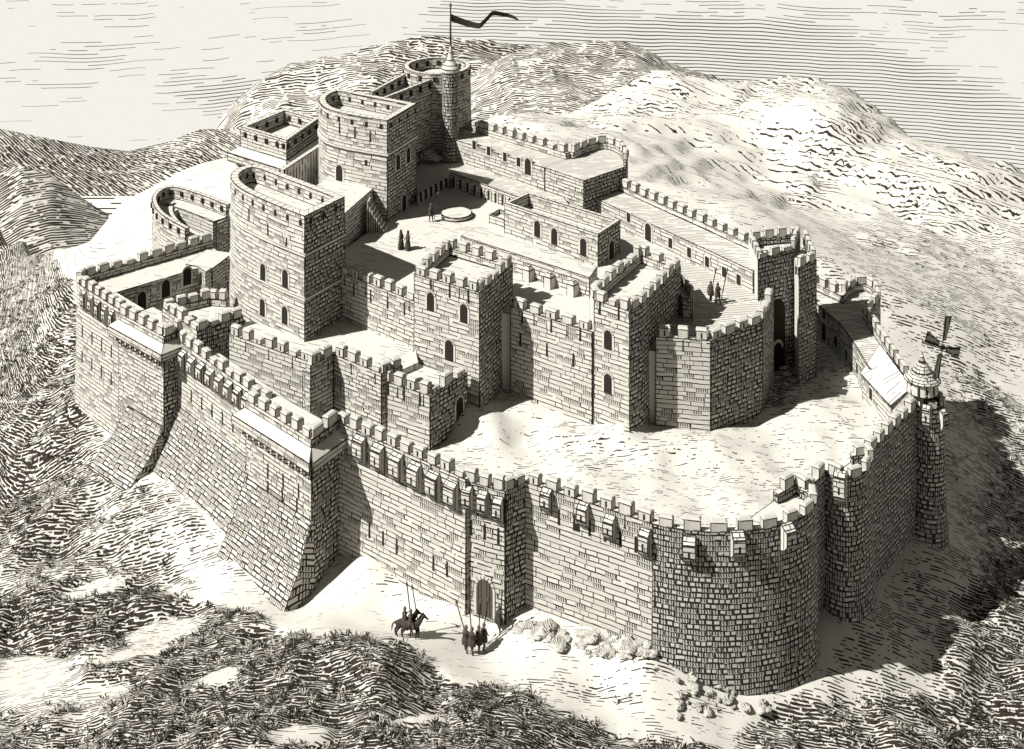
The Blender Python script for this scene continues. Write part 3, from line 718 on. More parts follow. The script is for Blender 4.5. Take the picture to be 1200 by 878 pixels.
slab('courtyard', [lP[0] + Vector((-1, .5, 0)), lP[1] + Vector((0, .5, 0)), lP[2] + Vector((-.4, .4, 0)), lP[3] + Vector((-.4, .2, 0)), k_main.P[0] + Vector((.3, .3, 0)), k_main.P[3] + Vector((.3, 0, 0)), W(876, 312, 14.6) + Vector((0, 1, 0)), W(718, 239, 14.6) + Vector((0, 1, 0)), jj.P[1] + Vector((1, 1, 0)), W(700, 290, 13), n_tw.P[4] + Vector((-2, 0, 0)), n_tw.P[3] + Vector((-1, 0, 0))], 12.7, 6, 'floorl')
slab('terrace_floor', [W(272, 398, 10.2), W(362, 428, 10.2), W(390, 428, 10.2), W(447, 444, 10.2), W(490, 425, 10.2), q_tw.P[0] + Vector((0, 1, 0)), tP[0] + Vector((0, .5, 0)), u_tw.P[0] + Vector((0, .5, 0)), W(290, 375, 10.2)], 10.2, 6, 'floor')

MAT['sailcl'] = plain('sail_canvas', (.34, .32, .28, 1), ew=.07, streak=2.2)
# ---- windmill
mz = Vector((mc.x - .55, mc.y - .2, 9.5)); wmill = empty('windmill', mz, 'little windmill with conical roof and four sails on the slender tower', 'windmill')
m = MB(); m.lathe(mz, [(.55, 0), (.55, 1.1)], 16, e=''); m.build('base', MAT['wood'], wmill, mz)
m = MB(); m.lathe(mz, [(.6, 1.1), (1.22, 1.35), (1.22, 2.3), (1.42, 2.35)], 18, e='BT', cap=False)
dr = m.build('cabin', MAT['arcade'], wmill, mz)
m = MB(); m.lathe(mz, [(1.45, 2.33), (.78, 3.0), (.25, 3.7), (.04, 4.4)], 14, e='BT'); m.build('roof', MAT['shingle'], wmill, mz)
hub = D(1104, 407, mz.y - .9); fw = (hub - mz).normalized(); fw = Vector((.55, -.8, 0)).normalized()
m = MB(); m.tube([Vector((mz.x, mz.y, hub.z)), hub + fw * .25], .13, 8); m.build('axle', MAT['wood'], wmill, mz)
m = MB(); m.lathe(hub - Vector((0, 0, .22)), [(.05, 0), (.2, .08), (.26, .22), (.2, .36), (.05, .44)], 12); m.build('hub', MAT['dress'], wmill, mz)
rt = Vector((-fw.y, fw.x, 0))
for ang in (10, 106, 190, 296):
    u_ = rt * math.sin(R(ang)) + Vector((0, 0, math.cos(R(ang)))); v_ = u_.cross(fw)
    m = MB(); m.tube([hub, hub + u_ * 2.35], .045, 6)
    for s0_, s1_ in ((0, 0), (.36, .78)): m.tube([hub + u_ * .5 + v_ * s0_, hub + u_ * 2.3 + v_ * s1_], .03, 5)
    sa = m.build('sail', MAT['wood'], wmill, mz)
    m = MB(); a, b = hub + u_ * .5 + fw * .03, hub + u_ * 2.3 + fw * .03
    m.quad(a, a + v_ * .36, b + v_ * .78, b, 'LRBT'); m.quad(b - fw * .05, b + v_ * .78 - fw * .05, a + v_ * .36 - fw * .05, a - fw * .05, 'LRBT'); m.build('sailcloth', MAT['sailcl'], sa, mz)

# ================================================================== GROUND, HILLS, WATER, SKY
def smooth(a, b, x): t = np.clip((x - a) / (b - a), 0, 1); return t * t * (3 - 2 * t)
ctl = []
def cz(*l):
    for x, y, z in l: ctl.append(W(x, y, z))
def cd(*l):
    for x, y, d in l: ctl.append(D(x, y, d))
cz((350, 715, -2), (430, 655, 1.2), (540, 700, 1), (590, 735, .3), (640, 742, 1.2), (765, 747, 2.0), (830, 780, 0), (905, 815, -1.2), (960, 795, -1.2), (1000, 725, -.2), (1030, 700, -.5), (1070, 625, .1), (1100, 628, -.6),
   (90, 460, -.6), (155, 562, -1), (278, 657, -.6), (225, 610, -.8), (60, 560, -3.5), (100, 650, -3.5), (200, 690, -3), (0, 450, -6), (0, 600, -7), (0, 760, -4), (0, 878, 0), (120, 878, 2), (250, 878, 3), (200, 790, 0), (120, 760, -1.5),
   (430, 748, 1.6), (330, 738, .2), (280, 720, -1.2), (520, 790, 1.2), (600, 802, .2), (450, 720, -.8), (560, 760, -.9), (600, 878, 2), (450, 850, 3), (700, 815, -.6), (850, 860, -1.5), (1000, 845, -2.5), (1080, 740, -2), (1200, 878, -5), (1200, 660, -5), (1150, 560, -4), (1200, 560, -6), (1200, 480, -6), (1110, 520, -1.5), (1110, 400, -3), (1060, 350, -1), (1150, 440, -4.5), (1100, 840, -4))
for x, y in ((0, 115), (0, 140), (-20, 130), (25, 125), (-35, 140), (15, 150)): ctl.append(Vector((x, y, 0)))
cz((30, 276, -9), (45, 288, -8), (-60, 256, -13), (40, 330, -9), (0, 330, -12), (0, 390, -10))
cz((760, 205, 3), (860, 260, 3), (650, 150, 4), (960, 300, 1.5), (270, 192, -3), (200, 207, -3), (140, 237, -3), (60, 291, -4), (88, 335, -2), (150, 290, -1.5), (0, 262, -12), (-150, 300, -16))
for x, y in ((270, 192), (200, 207), (140, 237), (100, 262), (60, 291), (0, 262), (-60, 258)):
    e = W(x, y, -3 if x > 0 else -12)
    for k, dz in ((1.05, -9), (1.13, -26), (1.25, -48)): ctl.append(Vector((e.x * k, e.y * k, e.z + dz)))
RIDGE = [(540, 146, -4), (580, 124, -2.5), (640, 108, -1.5), (700, 101, -.5), (760, 84, .5), (830, 89, -.5), (900, 95, -1.5), (1000, 100, -1.5), (1060, 132, -2), (1108, 167, -3), (1150, 176, -5), (1200, 204, -7), (1300, 260, -10), (1420, 330, -14)]
for x, y, z in RIDGE:
    e = W(x, y, z); ctl.append(e)
    for k, dz in ((1.05, -9), (1.14, -27), (1.35, -62)): ctl.append(Vector((e.x * k, e.y * k, e.z + dz)))
cz((800, 170, -1), (700, 140, -.5), (900, 180, -3), (1000, 200, -1.5), (960, 150, 0), (1100, 300, -4), (1060, 230, -3.5), (1200, 350, -7), (1130, 220, -2.5), (1000, 280, -2), (860, 130, -2.5))
for X in (-300, -180, -90, -20): ctl.append(Vector((X, 262, -66))); ctl.append(Vector((X, 350, -72)))
for X in (-400, -200, 0, 200, 400): ctl.append(Vector((X, 520, -140))); ctl.append(Vector((X * 1.6, 900, -275))); ctl.append(Vector((X * 3, 1500, -440)))
ctl.append(Vector((-80, 30, 8))); ctl.append(Vector((0, 20, 8))); ctl.append(Vector((80, 30, 0))); ctl.append(Vector((-140, 100, -12))); ctl.append(Vector((150, 110, -25)))
CP = np.array([[p.x, p.y, p.z] for p in ctl]); nC = len(CP)
dist = lambda A, B: np.sqrt(((A[:, None, :] - B[None, :, :]) ** 2).sum(-1))
K = dist(CP[:, :2], CP[:, :2]) + np.eye(nC) * -.35
Pm = np.c_[np.ones(nC), CP[:, :2]]
Am = np.block([[K, Pm], [Pm.T, np.zeros((3, 3))]])
sol = np.linalg.solve(Am, np.r_[CP[:, 2], 0, 0, 0])
def height(X, Y):
    q = np.c_[X.ravel(), Y.ravel()]; out = np.empty(len(q))
    for i in range(0, len(q), 20000):
        s = q[i:i + 20000]; out[i:i + 20000] = dist(s, CP[:, :2]) @ sol[:nC] + np.c_[np.ones(len(s)), s] @ sol[nC:]
    return out.reshape(X.shape)
def nz(X, Y, sc, oct=4, seed=0.0):
    f = mnoise.fractal; return np.array([f((x * sc + seed, y * sc - seed, seed), 1.0, 2.0, oct) for x, y in zip(X.ravel(), Y.ravel())]).reshape(X.shape)
def topx(X, Y, Z):
    s = F / Y; return CX + X * s, YH + (H - Z) * s
def inpoly(x, y, poly):
    r = np.zeros(x.shape, bool); n = len(poly)
    for i in range(n):
        (x0, y0), (x1, y1) = poly[i], poly[(i + 1) % n]
        c = ((y0 > y) != (y1 > y)); xx = (x1 - x0) * (y - y0) / ((y1 - y0) if y1 != y0 else 1e-9) + x0
        r ^= c & (x < xx)
    return r
def blob(x, y, cx, cy, rx, ry, a=0):
    c, s = math.cos(R(a)), math.sin(R(a)); u = (x - cx) * c + (y - cy) * s; v = -(x - cx) * s + (y - cy) * c
    return np.clip(1.25 - np.sqrt((u / rx) ** 2 + (v / ry) ** 2), 0, .5) * 2
def grid_mesh(name, X, Y, Z, mat, attrs):
    nr, nc = X.shape; me = bpy.data.meshes.new(name); v = np.stack([X, Y, Z], -1).reshape(-1, 3)
    i = np.arange(nr * nc).reshape(nr, nc); q = np.stack([i[:-1, :-1], i[:-1, 1:], i[1:, 1:], i[1:, :-1]], -1).reshape(-1, 4)
    me.vertices.add(len(v)); me.vertices.foreach_set('co', v.astype(np.float32).ravel())
    me.loops.add(q.size); me.loops.foreach_set('vertex_index', q.ravel().astype(np.int32))
    me.polygons.add(len(q)); me.polygons.foreach_set('loop_start', (np.arange(len(q)) * 4).astype(np.int32))
    me.polygons.foreach_set('use_smooth', np.ones(len(q), bool))
    me.update(calc_edges=True); me.validate()
    for k, a in attrs.items():
        at = me.attributes.new(k, 'FLOAT', 'POINT'); at.data.foreach_set('value', a.astype(np.float32).ravel())
    me.materials.append(mat); o = bpy.data.objects.new(name, me); COL.objects.link(o); return o

def earth(name, warp=.9, wsc=.09, brk=.42, base=PAPER, emit=None, squig=True, hatchfine=1.0):
    """ground cover drawn as tufts and strokes; cov = ink density, for growth and painted slope shade, ph = run of the strokes"""
    n = N(name); p = n.pos(); cov = n.attr('cov'); ph = n.attr('ph'); sx, sy, sz = n.sep(p); sc = n.attr('sc'); sx = n.M('MULTIPLY', sx, sc)
    w1 = n.M('MULTIPLY', n.M('SUBTRACT', n.noise(p, wsc, 3, .55), .5), warp * 4)
    w2 = n.M('MULTIPLY', n.M('SUBTRACT', n.noise(p, wsc * 9, 2, .5), .5), .9)
    t = n.M('ADD', ph, n.M('ADD', w1, w2))
    rw = n.M('FLOOR', t); fr = n.M('ABSOLUTE', n.M('SUBTRACT', n.M('FRACT', t), .5))
    cl = n.noise(p, wsc * 5.5, 3, .6)
    c2 = n.M('ADD', cov, n.M('MULTIPLY', n.M('SUBTRACT', cl, .5), .8))
    stroke = n.noise(n.xyz(n.M('MULTIPLY', sx, wsc * 9 * hatchfine), n.M('MULTIPLY', rw, 4.3), n.M('MULTIPLY', sz, .2)), 1.0, 2)
    wid = n.M('MULTIPLY', n.M('ADD', .5, n.M('MULTIPLY', sc, .5)), n.M('MINIMUM', .345, n.M('MULTIPLY', n.M('ADD', n.M('MULTIPLY', c2, .40), .02), n.M('ADD', .5, stroke))))
    ln = n.M('MULTIPLY', n.M('LESS_THAN', fr, wid), n.M('GREATER_THAN', n.M('ADD', stroke, n.M('MULTIPLY', c2, .42)), brk + .22))
    cell = n.M('FRACT', n.M('ADD', n.M('ADD', n.M('MULTIPLY', sx, wsc * 7 * hatchfine), n.M('MULTIPLY', n.white(rw, 7.7), 9.0)), n.M('MULTIPLY', cl, 3.0)))
    ln = n.M('MULTIPLY', ln, n.M('GREATER_THAN', cell, n.M('SUBTRACT', .30, n.M('MULTIPLY', c2, .16))))
    t2 = n.M('ADD', n.M('MULTIPLY', ph, .35), n.M('ADD', n.M('MULTIPLY', w1, 1.6), n.M('MULTIPLY', sx, wsc * 3.0)))
    cross = n.M('MULTIPLY', n.M('LESS_THAN', n.M('FRACT', n.M('MULTIPLY', t2, 1.6)), n.M('MINIMUM', .5, n.M('MULTIPLY', n.M('SUBTRACT', c2, .6), .9))), n.M('GREATER_THAN', cl, .4))
    mask = n.maxi(ln, cross)
    mask = n.M('MULTIPLY', mask, n.M('GREATER_THAN', c2, -.12 if squig else .02))
    return n.finish(mask, base, emit=emit)
MAT['earth'] = earth('earth_and_scrub')
MAT['bailey'] = earth('bailey_earth', 1.5, .12, .46)
MAT['hill'] = earth('far_hillside', .8, .02, .40, hatchfine=.6)
MAT['hilldark'] = earth('dark_hillside', .5, .02, .25, hatchfine=.6)

def cover(x, y):
    """ink density on the castle hill: scrub and grass, plus slope shade painted in"""
    c = np.full(x.shape, .13)  # base ink; patches below add growth and painted slope shade
    def add(v, b):
        nonlocal c; c = c * (1 - b) + v * b
    # left slope
    L1 = inpoly(x, y, [(-400, 256), (0, 258), (30, 272), (62, 300), (78, 322), (88, 338), (92, 470), (160, 562), (282, 668), (300, 700), (200, 690), (110, 690), (0, 720), (-400, 760)]).astype(float)
    add(.56, L1)
    add(.80, blob(x, y, 20, 350, 120, 110) * L1)
    add(.84, blob(x, y, 40, 490, 70, 60, 20)); add(.88, blob(x, y, 40, 590, 90, 70, 30)); add(.72, blob(x, y, 150, 620, 80, 45, 38))
    add(.62, blob(x, y, 190, 612, 70, 36, 38)); add(.42, blob(x, y, 250, 660, 60, 24, 30))
    # foreground heath
    f = inpoly(x, y, [(-600, 700), (0, 690), (110, 680), (170, 678), (200, 700), (260, 708), (330, 737), (390, 750), (430, 746), (480, 765), (530, 795), (600, 806), (640, 830), (700, 850), (790, 862), (860, 880), (900, 1500), (-600, 1500)]).astype(float)
    add(.82, f)
    for a in ((60, 730, 75, 26, 8), (120, 700, 60, 22, -10), (150, 720, 55, 30, -15), (220, 820, 100, 30, -12), (330, 800, 90, 40, 10), (200, 860, 90, 30, -10), (470, 800, 80, 30, 25), (400, 850, 90, 30, 0), (540, 840, 90, 30, 10)): add(.97, blob(x, y, *a) * f)
    for a in ((190, 738, 46, 13, -14), (140, 775, 50, 6, -10), (165, 762, 40, 7, -12), (255, 792, 26, 8, -15), (110, 815, 45, 8, -12), (110, 692, 40, 10, -18), (490, 838, 30, 5, -8), (40, 800, 50, 36, 0), (350, 860, 40, 12, -10)): add(.22, blob(x, y, *a) * f)
    add(.55, blob(x, y, 90, 830, 60, 25) * f * .6)
    # right: flank inked for grass and slope shade, and lower right heath
    r = inpoly(x, y, [(960, 300), (1030, 325), (1100, 395), (1150, 435), (1205, 478), (1500, 600), (1500, 1500), (880, 1500), (860, 862), (905, 822), (962, 800), (1000, 726), (1030, 700), (1075, 630), (1112, 620), (1090, 420)]).astype(float)
    add(.46, r); add(.46, blob(x, y, 1060, 690, 60, 110) * r)
    add(.42, blob(x, y, 1120, 560, 80, 120) * r); add(.68, blob(x, y, 1205, 640, 50, 220) * r); add(.90, blob(x, y, 1190, 780, 80, 120) * r); add(.95, blob(x, y, 1080, 865, 180, 45) * r); add(.80, blob(x, y, 980, 855, 110, 36) * r)
    add(.46, blob(x, y, 1000, 770, 60, 40) * r); add(.62, blob(x, y, 1170, 470, 60, 30, 40) * r)
    # bare path with a few strokes
    add(.42, blob(x, y, 680, 810, 100, 16, 5)); add(.42, blob(x, y, 760, 770, 60, 18)); add(.28, blob(x, y, 490, 690, 50, 14, 12)); add(.14, blob(x, y, 280, 690, 70, 16, 20)); add(.16, blob(x, y, 640, 790, 90, 8)); add(.24, blob(x, y, 800, 835, 50, 26, -20))
    # pale hill behind, with crags
    h = ((y < 330) & (x > 540)).astype(float) * (1 - r)
    add(.24, h)
    for a in ((660, 130, 70, 22, -5), (700, 120, 90, 14, -8), (790, 120, 50, 26, -20), (850, 125, 40, 20, -25), (930, 100, 70, 10, 5), (1000, 120, 60, 10, 15), (1060, 140, 60, 10, 35), (985, 175, 70, 22, -25), (900, 215, 80, 14, -15), (1080, 190, 50, 18, -10), (1110, 210, 60, 22, -20), (1150, 190, 50, 18, 10)): add(.46, blob(x, y, *a) * h)
    add(.46, blob(x, y, 1130, 270, 150, 70, -15) * (1 - r)); add(.46, blob(x, y, 1180, 360, 120, 70, -10) * (1 - r)); add(.36, blob(x, y, 1000, 320, 60, 20) * (1 - r))
    add(.14, blob(x, y, 180, 290, 110, 20, -20) * (1 - L1)); add(.2, blob(x, y, 120, 285, 60, 14, -20) * (1 - L1))
    return c
LAM = lambda Y: np.interp(Y, [0, 80, 100, 130, 160, 200, 250, 350, 600, 1000], [.17, .2, .25, .38, .75, 1.05, 1.5, 4, 8, 15])
yk = np.linspace(0, 1600, 8000); PH = np.r_[0, np.cumsum(np.diff(yk) / LAM(yk[1:]))]
phase = lambda Y: np.interp(Y, yk, PH)
LAM2 = lambda Y: np.interp(Y, [0, 80, 100, 130, 160, 200, 1000], [.17, .2, .25, .36, .5, .8, 3])
PH2 = np.r_[0, np.cumsum(np.diff(yk) / LAM2(yk[1:]))]; phase2 = lambda Y: np.interp(Y, yk, PH2)

ta = np.linspace(-.95, .95, 420); ya = np.r_[np.linspace(40, 70, 16)[:-1], 70 * np.exp(np.linspace(0, math.log(1500 / 70), 560))]
Yg, Tg = np.meshgrid(ya, ta, indexing='ij'); Xg = Tg * Yg
Zg = height(Xg, Yg)
px, py = topx(Xg, Yg, Zg); cov = cover(px, py); cov = np.where((Yg > 470) | ((Yg > 260) & (Xg < -10)), -1.0, cov)
far = smooth(165, 215, Yg)
crag = nz(Xg, Yg, .022, 5, 3.7); humm = nz(Xg, Yg, .16, 4, 9.1); fine_ = nz(Xg, Yg, .5, 3, 1.3)
wall_keep = 1 - smooth(.0, .3, cov)
ledge = nz(Xg * .8 + Yg * .5, Yg * .9 - Xg * .35, .034, 4, 2.2)
q_ = ledge * 4.5; st_ = np.floor(q_) + smooth(.72, 1.0, q_ - np.floor(q_)); rocky = smooth(150, 190, Yg) * (1 - smooth(300, 400, Yg)) * smooth(-25, 10, Xg)
led = st_ * .95 * rocky; gy_, gx_ = np.gradient(led); steep = np.hypot(gy_ / np.gradient(Yg, axis=0), gx_ / np.gradient(Xg, axis=1))
Zg = Zg + led; cov = np.where(cov > -.5, cov + np.clip(steep * .6, 0, .2) * rocky, cov)
Zg = Zg + far * (crag * 1.3 + nz(Xg, Yg, .07, 4, 6.6) * .9) * smooth(-40, 0, Xg) + (1 - far) * (humm * (.25 + 1.0 * smooth(.4, .9, cov)) + fine_ * .22 * smooth(.3, .9, cov))
slant = .10 * np.sin(Xg * .02)
lk = 1 - smooth(-62, -44, Xg + (Yg - 130) * .15)
ground = grid_mesh('ground', Xg, Yg, Zg, MAT['earth'], {'cov': cov, 'ph': phase(Yg) * (1 - lk) + (phase2(Yg) + .7 * Xg / .5) * lk + (slant * .5 / .4 + rocky * .30) * Xg * (1 - lk), 'sc': 1 - .80 * smooth(135, 190, Yg) * (1 - lk)})
tag(ground, kind='structure')
def ground_z(x, y): return float(height(np.array([x]), np.array([y]))[0])

# bailey: trodden earth inside the outer walls
bp = [W(x, y, z) for x, y, z in ((94, 324, 11), (142, 356, 11), (204, 382, 10.2), (318, 457, 10.2), (404, 484, 11), (546, 556, 10.6), (616, 557, 10.5), (766, 604, 10.5), (857, 603, 10.5), (906, 568, 10.5), (946, 558, 10.5), (970, 533, 10.5), (1018, 515, 10.5), (1074, 463, 10.5), (1060, 432, 10.5), (1010, 345, 10.5), (951, 322, 10.5), (876, 276, 16), (733, 212, 16), (710, 165, 18.4), (668, 172, 18.4), (552, 138, 18.4))] + [FFc, W(440, 108, 23), W(333, 130, 19), W(270, 243, 11.5), W(205, 222, 11.5), W(184, 236, 11.5), W(214, 266, 11.5), W(212, 284, 11)]
if area(bp) < 0: bp = bp[::-1]
bx = [(p.x, p.y) for p in offset(bp, -.75)]
gx = np.arange(-46, 42, .55); gy = np.arange(88, 160, .55); Yb, Xb = np.meshgrid(gy, gx, indexing='ij')
ins_ = inpoly(Xb, Yb, bx)
Zb = 6.2 + nz(Xb, Yb, .10, 3, 5.5) * .8 + nz(Xb, Yb, .22, 3, 8.5) * .35 + nz(Xb, Yb, .45, 3, 2.5) * .1
bpx, bpy_ = topx(Xb, Yb, Zb)
for a_, h_ in (((580, 475, 60, 40), 1.3), ((690, 505, 60, 26), .9), ((800, 520, 90, 24), .6)): Zb = Zb + h_ * blob(bpx, bpy_, *a_)
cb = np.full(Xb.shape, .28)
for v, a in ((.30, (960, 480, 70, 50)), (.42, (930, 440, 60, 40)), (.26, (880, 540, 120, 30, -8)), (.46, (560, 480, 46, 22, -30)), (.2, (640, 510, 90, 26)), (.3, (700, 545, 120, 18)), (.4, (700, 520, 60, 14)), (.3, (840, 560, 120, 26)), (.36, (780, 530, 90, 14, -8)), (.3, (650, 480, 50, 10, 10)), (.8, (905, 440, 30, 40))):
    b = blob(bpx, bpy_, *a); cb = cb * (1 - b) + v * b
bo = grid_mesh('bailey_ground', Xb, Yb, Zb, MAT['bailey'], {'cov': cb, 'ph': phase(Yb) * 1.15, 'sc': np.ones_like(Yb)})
import bmesh
bm = bmesh.new(); bm.from_mesh(bo.data); flag = ins_.ravel(); bm.verts.ensure_lookup_table()
bmesh.ops.delete(bm, geom=[v for v in bm.verts if not flag[v.index]], context='VERTS'); bm.to_mesh(bo.data); bm.free()
tag(bo, kind='structure')

def ridge(name, line, d0, base_y, d1, mat, dens, lam, slant=0.0, rough=2.0, seed=0.0, kind='structure'):
    """hill: crest through the picture points at distance d0, near foot at base_y / d1, far side falling away"""
    xs = np.linspace(line[0][0], line[-1][0], 160); ys = np.interp(xs, [p[0] for p in line], [p[1] for p in line])
    rows_ = []
    for k in np.linspace(-1, 1, 61):
        if k <= 0:                                   # near slope, foot to crest
            t = k + 1; d = d1 + (d0 - d1) * t; e = t ** .8; yy = base_y + (ys - base_y) * e
            X = (xs - CX) * d / F; Z = H - (yy - YH) * d / F
        else:
            d = d0 + k * 130; X = (xs - CX) * d0 / F * (1 + k * .1); Z = H - (ys - YH) * d0 / F - k * 90
        rows_.append((X, np.full_like(X, d), Z))
    X = np.array([r[0] for r in rows_]); Y = np.array([r[1] for r in rows_]); Z = np.array([r[2] for r in rows_])
    Z = Z + nz(X, Y, .03, 4, seed) * rough
    x, y = topx(X, Y, Z)
    ph = (Y + slant * X) / lam
    o = grid_mesh(name, X, Y, Z, MAT[mat], {'cov': dens(x, y), 'ph': ph, 'sc': np.ones_like(X)}); return tag(o, kind=kind)
ridge('hills', [(-260, 140), (-100, 146), (0, 152), (60, 165), (110, 172), (150, 177), (200, 165), (235, 152), (290, 152), (340, 160)], 392, 236, 340, 'hilldark', lambda x, y: .72 + .14 * blob(x, y, 90, 190, 90, 40), 1.5, 1.2, .8, 2.2)
ridge('hills', [(-260, 218), (-60, 208), (0, 200), (25, 195), (60, 208), (85, 226), (115, 246), (140, 258), (160, 264)], 330, 345, 292, 'hilldark', lambda x, y: .74 + 0 * x, 1.2, -1.0, .6, 8.2)
ridge('hills', [(255, 150), (275, 118), (300, 98), (335, 74), (380, 62), (420, 55), (480, 50), (540, 48), (600, 48), (640, 60), (680, 75)], 560, 250, 455, 'hill', lambda x, y: .64 + .14 * blob(x, y, 560, 90, 120, 50), 1.4, .2, 5, 4.4)
ridge('hills', [(540, 100), (600, 60), (640, 48), (690, 44), (730, 47), (770, 62), (800, 76), (840, 86), (900, 96)], 520, 210, 425, 'hilldark', lambda x, y: .68 + 0 * x, 1.4, .3, 4, 6.4)

# lake in the valley on the left
n = N('lake_water'); p = n.pos(); lx, ly, lz = n.sep(p); tq = n.M('DIVIDE', ly, 3.4); rwq = n.M('FLOOR', tq)
sq = n.noise(n.xyz(n.M('MULTIPLY', lx, .06), n.M('MULTIPLY', rwq, 3.7)), 1.0, 2)
MAT['water'] = n.finish(n.M('MULTIPLY', n.M('LESS_THAN', n.M('FRACT', tq), .3), n.M('GREATER_THAN', sq, .46)), (.60, .58, .53, 1), rough=.6)
Xl, Yl = np.meshgrid(np.linspace(-420, 0, 20), np.linspace(225, 342, 10), indexing='xy')
tag(grid_mesh('lake', Xl, Yl, np.full_like(Xl, -59.0), MAT['water'], {}), kind='structure')

# sky: a great curved backdrop beyond the last hills, streaked with cloud
az = np.linspace(R(-88), R(88), 400); zz = np.linspace(-460, 420, 290); Ag, Zs = np.meshgrid(az, zz, indexing='xy')
Xs, Ys = 1050 * np.sin(Ag), 1050 * np.cos(Ag)
sx_, sy_ = topx(Xs, np.maximum(Ys, 60), Zs)
cs = np.full(Xs.shape, .02)
for v, a in ((.52, (760, 60, 180, 40, 4)), (.46, (900, 60, 150, 50, 6)), (.46, (1020, 110, 160, 50, 8)), (.42, (600, 25, 130, 26, 0)), (.40, (1150, 170, 120, 60, 10)), (.30, (250, 100, 60, 28)), (.05, (180, 60, 160, 40)), (-.05, (100, 140, 170, 30)), (.08, (1150, 40, 90, 40)), (.14, (420, 30, 160, 12, -4)), (.2, (1000, 15, 250, 10))):
    b = blob(sx_, sy_, *a); cs = cs * (1 - b) + v * b
n = N('sky_backdrop'); p = n.pos(); sxx, syy, szz = n.sep(p); cvn = n.attr('cov'); alo = n.attr('ph')
tq = n.M('ADD', n.M('DIVIDE', szz, 2.7), n.M('MULTIPLY', n.M('SUBTRACT', n.noise(p, .006, 3, .5), .5), 8.0)); rwq = n.M('FLOOR', tq)
sq = n.noise(n.xyz(n.M('MULTIPLY', alo, 1.0), n.M('MULTIPLY', rwq, 3.7)), 1.0, 2)
ccn = n.M('ADD', cvn, n.M('MULTIPLY', n.M('SUBTRACT', n.noise(p, .012, 4, .65), .5), .75))
msk = n.M('MULTIPLY', n.M('LESS_THAN', n.M('FRACT', tq), n.M('ADD', .11, n.M('MULTIPLY', ccn, .40))), n.M('GREATER_THAN', n.M('ADD', sq, n.M('MULTIPLY', ccn, .75)), .60))
MAT['sky'] = n.finish(msk, (.86, .832, .765, 1), (.12, .105, .085, 1), emit=1.06 / 2 ** EXPO)
tag(grid_mesh('sky', Xs, Ys, Zs, MAT['sky'], {'cov': cs, 'ph': Ag * 24}), kind='structure')

# ================================================================== FIGURES, HORSES, RUBBLE, SCRUB
def skin_mesh(name, V, E, Rr, root=0, sub=1):
    me = bpy.data.meshes.new(name); me.from_pydata([tuple(v) for v in V], E, []); o = bpy.data.objects.new(name, me); COL.objects.link(o)
    o.modifiers.new('skin', 'SKIN'); sv = me.skin_vertices[0].data
    for i, r in enumerate(Rr): sv[i].radius = (r, r) if not isinstance(r, tuple) else r; sv[i].use_root = (i == root)
    s = o.modifiers.new('sub', 'SUBSURF'); s.levels = sub; s.render_levels = sub
    dg = bpy.context.evaluated_depsgraph_get(); dg.update()
    m2 = bpy.data.meshes.new_from_object(o.evaluated_get(dg)); m2.name = name
    bpy.data.objects.remove(o); bpy.data.meshes.remove(me)
    for p in m2.polygons: p.use_smooth = True
    return m2
def mobj(name, me, mat, parent=None):
    if not me.materials: me.materials.append(mat)
    o = bpy.data.objects.new(name, me); COL.objects.link(o); o.parent = parent; return o
class Sk:
    def __init__(s): s.V = []; s.E = []; s.R = []
    def add(s, p, r, par=None):
        s.V.append(Vector(p)); s.R.append(r); i = len(s.V) - 1
        if par is not None: s.E.append((par, i))
        return i
def hand(k, w, d, wr):
    """palm, four fingers and a thumb curled round a shaft; d = direction of the forearm"""
    d = d.normalized(); side = d.cross(Vector((0, -1, 0))); side = side.normalized() if side.length > .1 else Vector((1, 0, 0)); fw = side.cross(d)
    p = k.add(w + d * .06, .036, wr)
    for j, ln in enumerate((.055, .065, .06, .045)):
        b = k.add(w + d * .1 + side * (.03 - .02 * j), .011, p); c = k.add(w + d * (.1 + ln * .6) + side * (.03 - .02 * j) + fw * .02, .009, b); k.add(w + d * (.1 + ln * .5) + side * (.03 - .02 * j) + fw * .05, .008, c)
    b = k.add(w + d * .05 + side * .045 + fw * .02, .012, p); k.add(w + d * .09 + side * .055 + fw * .045, .010, b)
def human(pose):
    k = Sk(); sit = pose == 'ride'; pz = .95
    pel = k.add((0, 0, pz), .14); sp = k.add((0, 0, pz + .2), .13, pel); ch = k.add((0, -.01, pz + .4), .155, sp); nk = k.add((0, 0, pz + .56), .058, ch)
    hd = k.add((0, -.015, pz + .65), .088, nk); hm = k.add((0, -.02, pz + .73), .098, hd); k.add((0, -.01, pz + .80), .07, hm); k.add((0, -.125, pz + .665), .016, hd)
    for s in (-1, 1):
        sh = k.add((.18 * s, 0, pz + .46), .065, ch)
        up = (s == 1 and pose in ('spear', 'ride'))
        el = k.add((.27 * s, -.06 if not up else -.16, pz + .2), .047, sh)
        wv = Vector((.24 * s, -.2, pz + .02)) if not up else Vector((.26 * s, -.36, pz + .36))
        wr = k.add(wv, .034, el); hand(k, wv, wv - k.V[el], wr)
        hp = k.add((.09 * s, 0, pz - .06), .1, pel)
        st = {'spear': .16 * s, 'stand': .03 * s, 'ride': 0}[pose]
        if sit:
            kn = k.add((.33 * s, -.28, pz - .22), .075, hp); an = k.add((.34 * s, -.12, pz - .62), .045, kn); k.add((.35 * s, -.27, pz - .66), .04, an)
        else:
            kn = k.add((.1 * s, -.03 - st * .6, pz - .46), .068, hp); an = k.add((.1 * s, -st, .08), .045, kn); k.add((.12 * s, -st - .17, .035), .04, an)
    return skin_mesh('body', k.V, k.E, k.R)
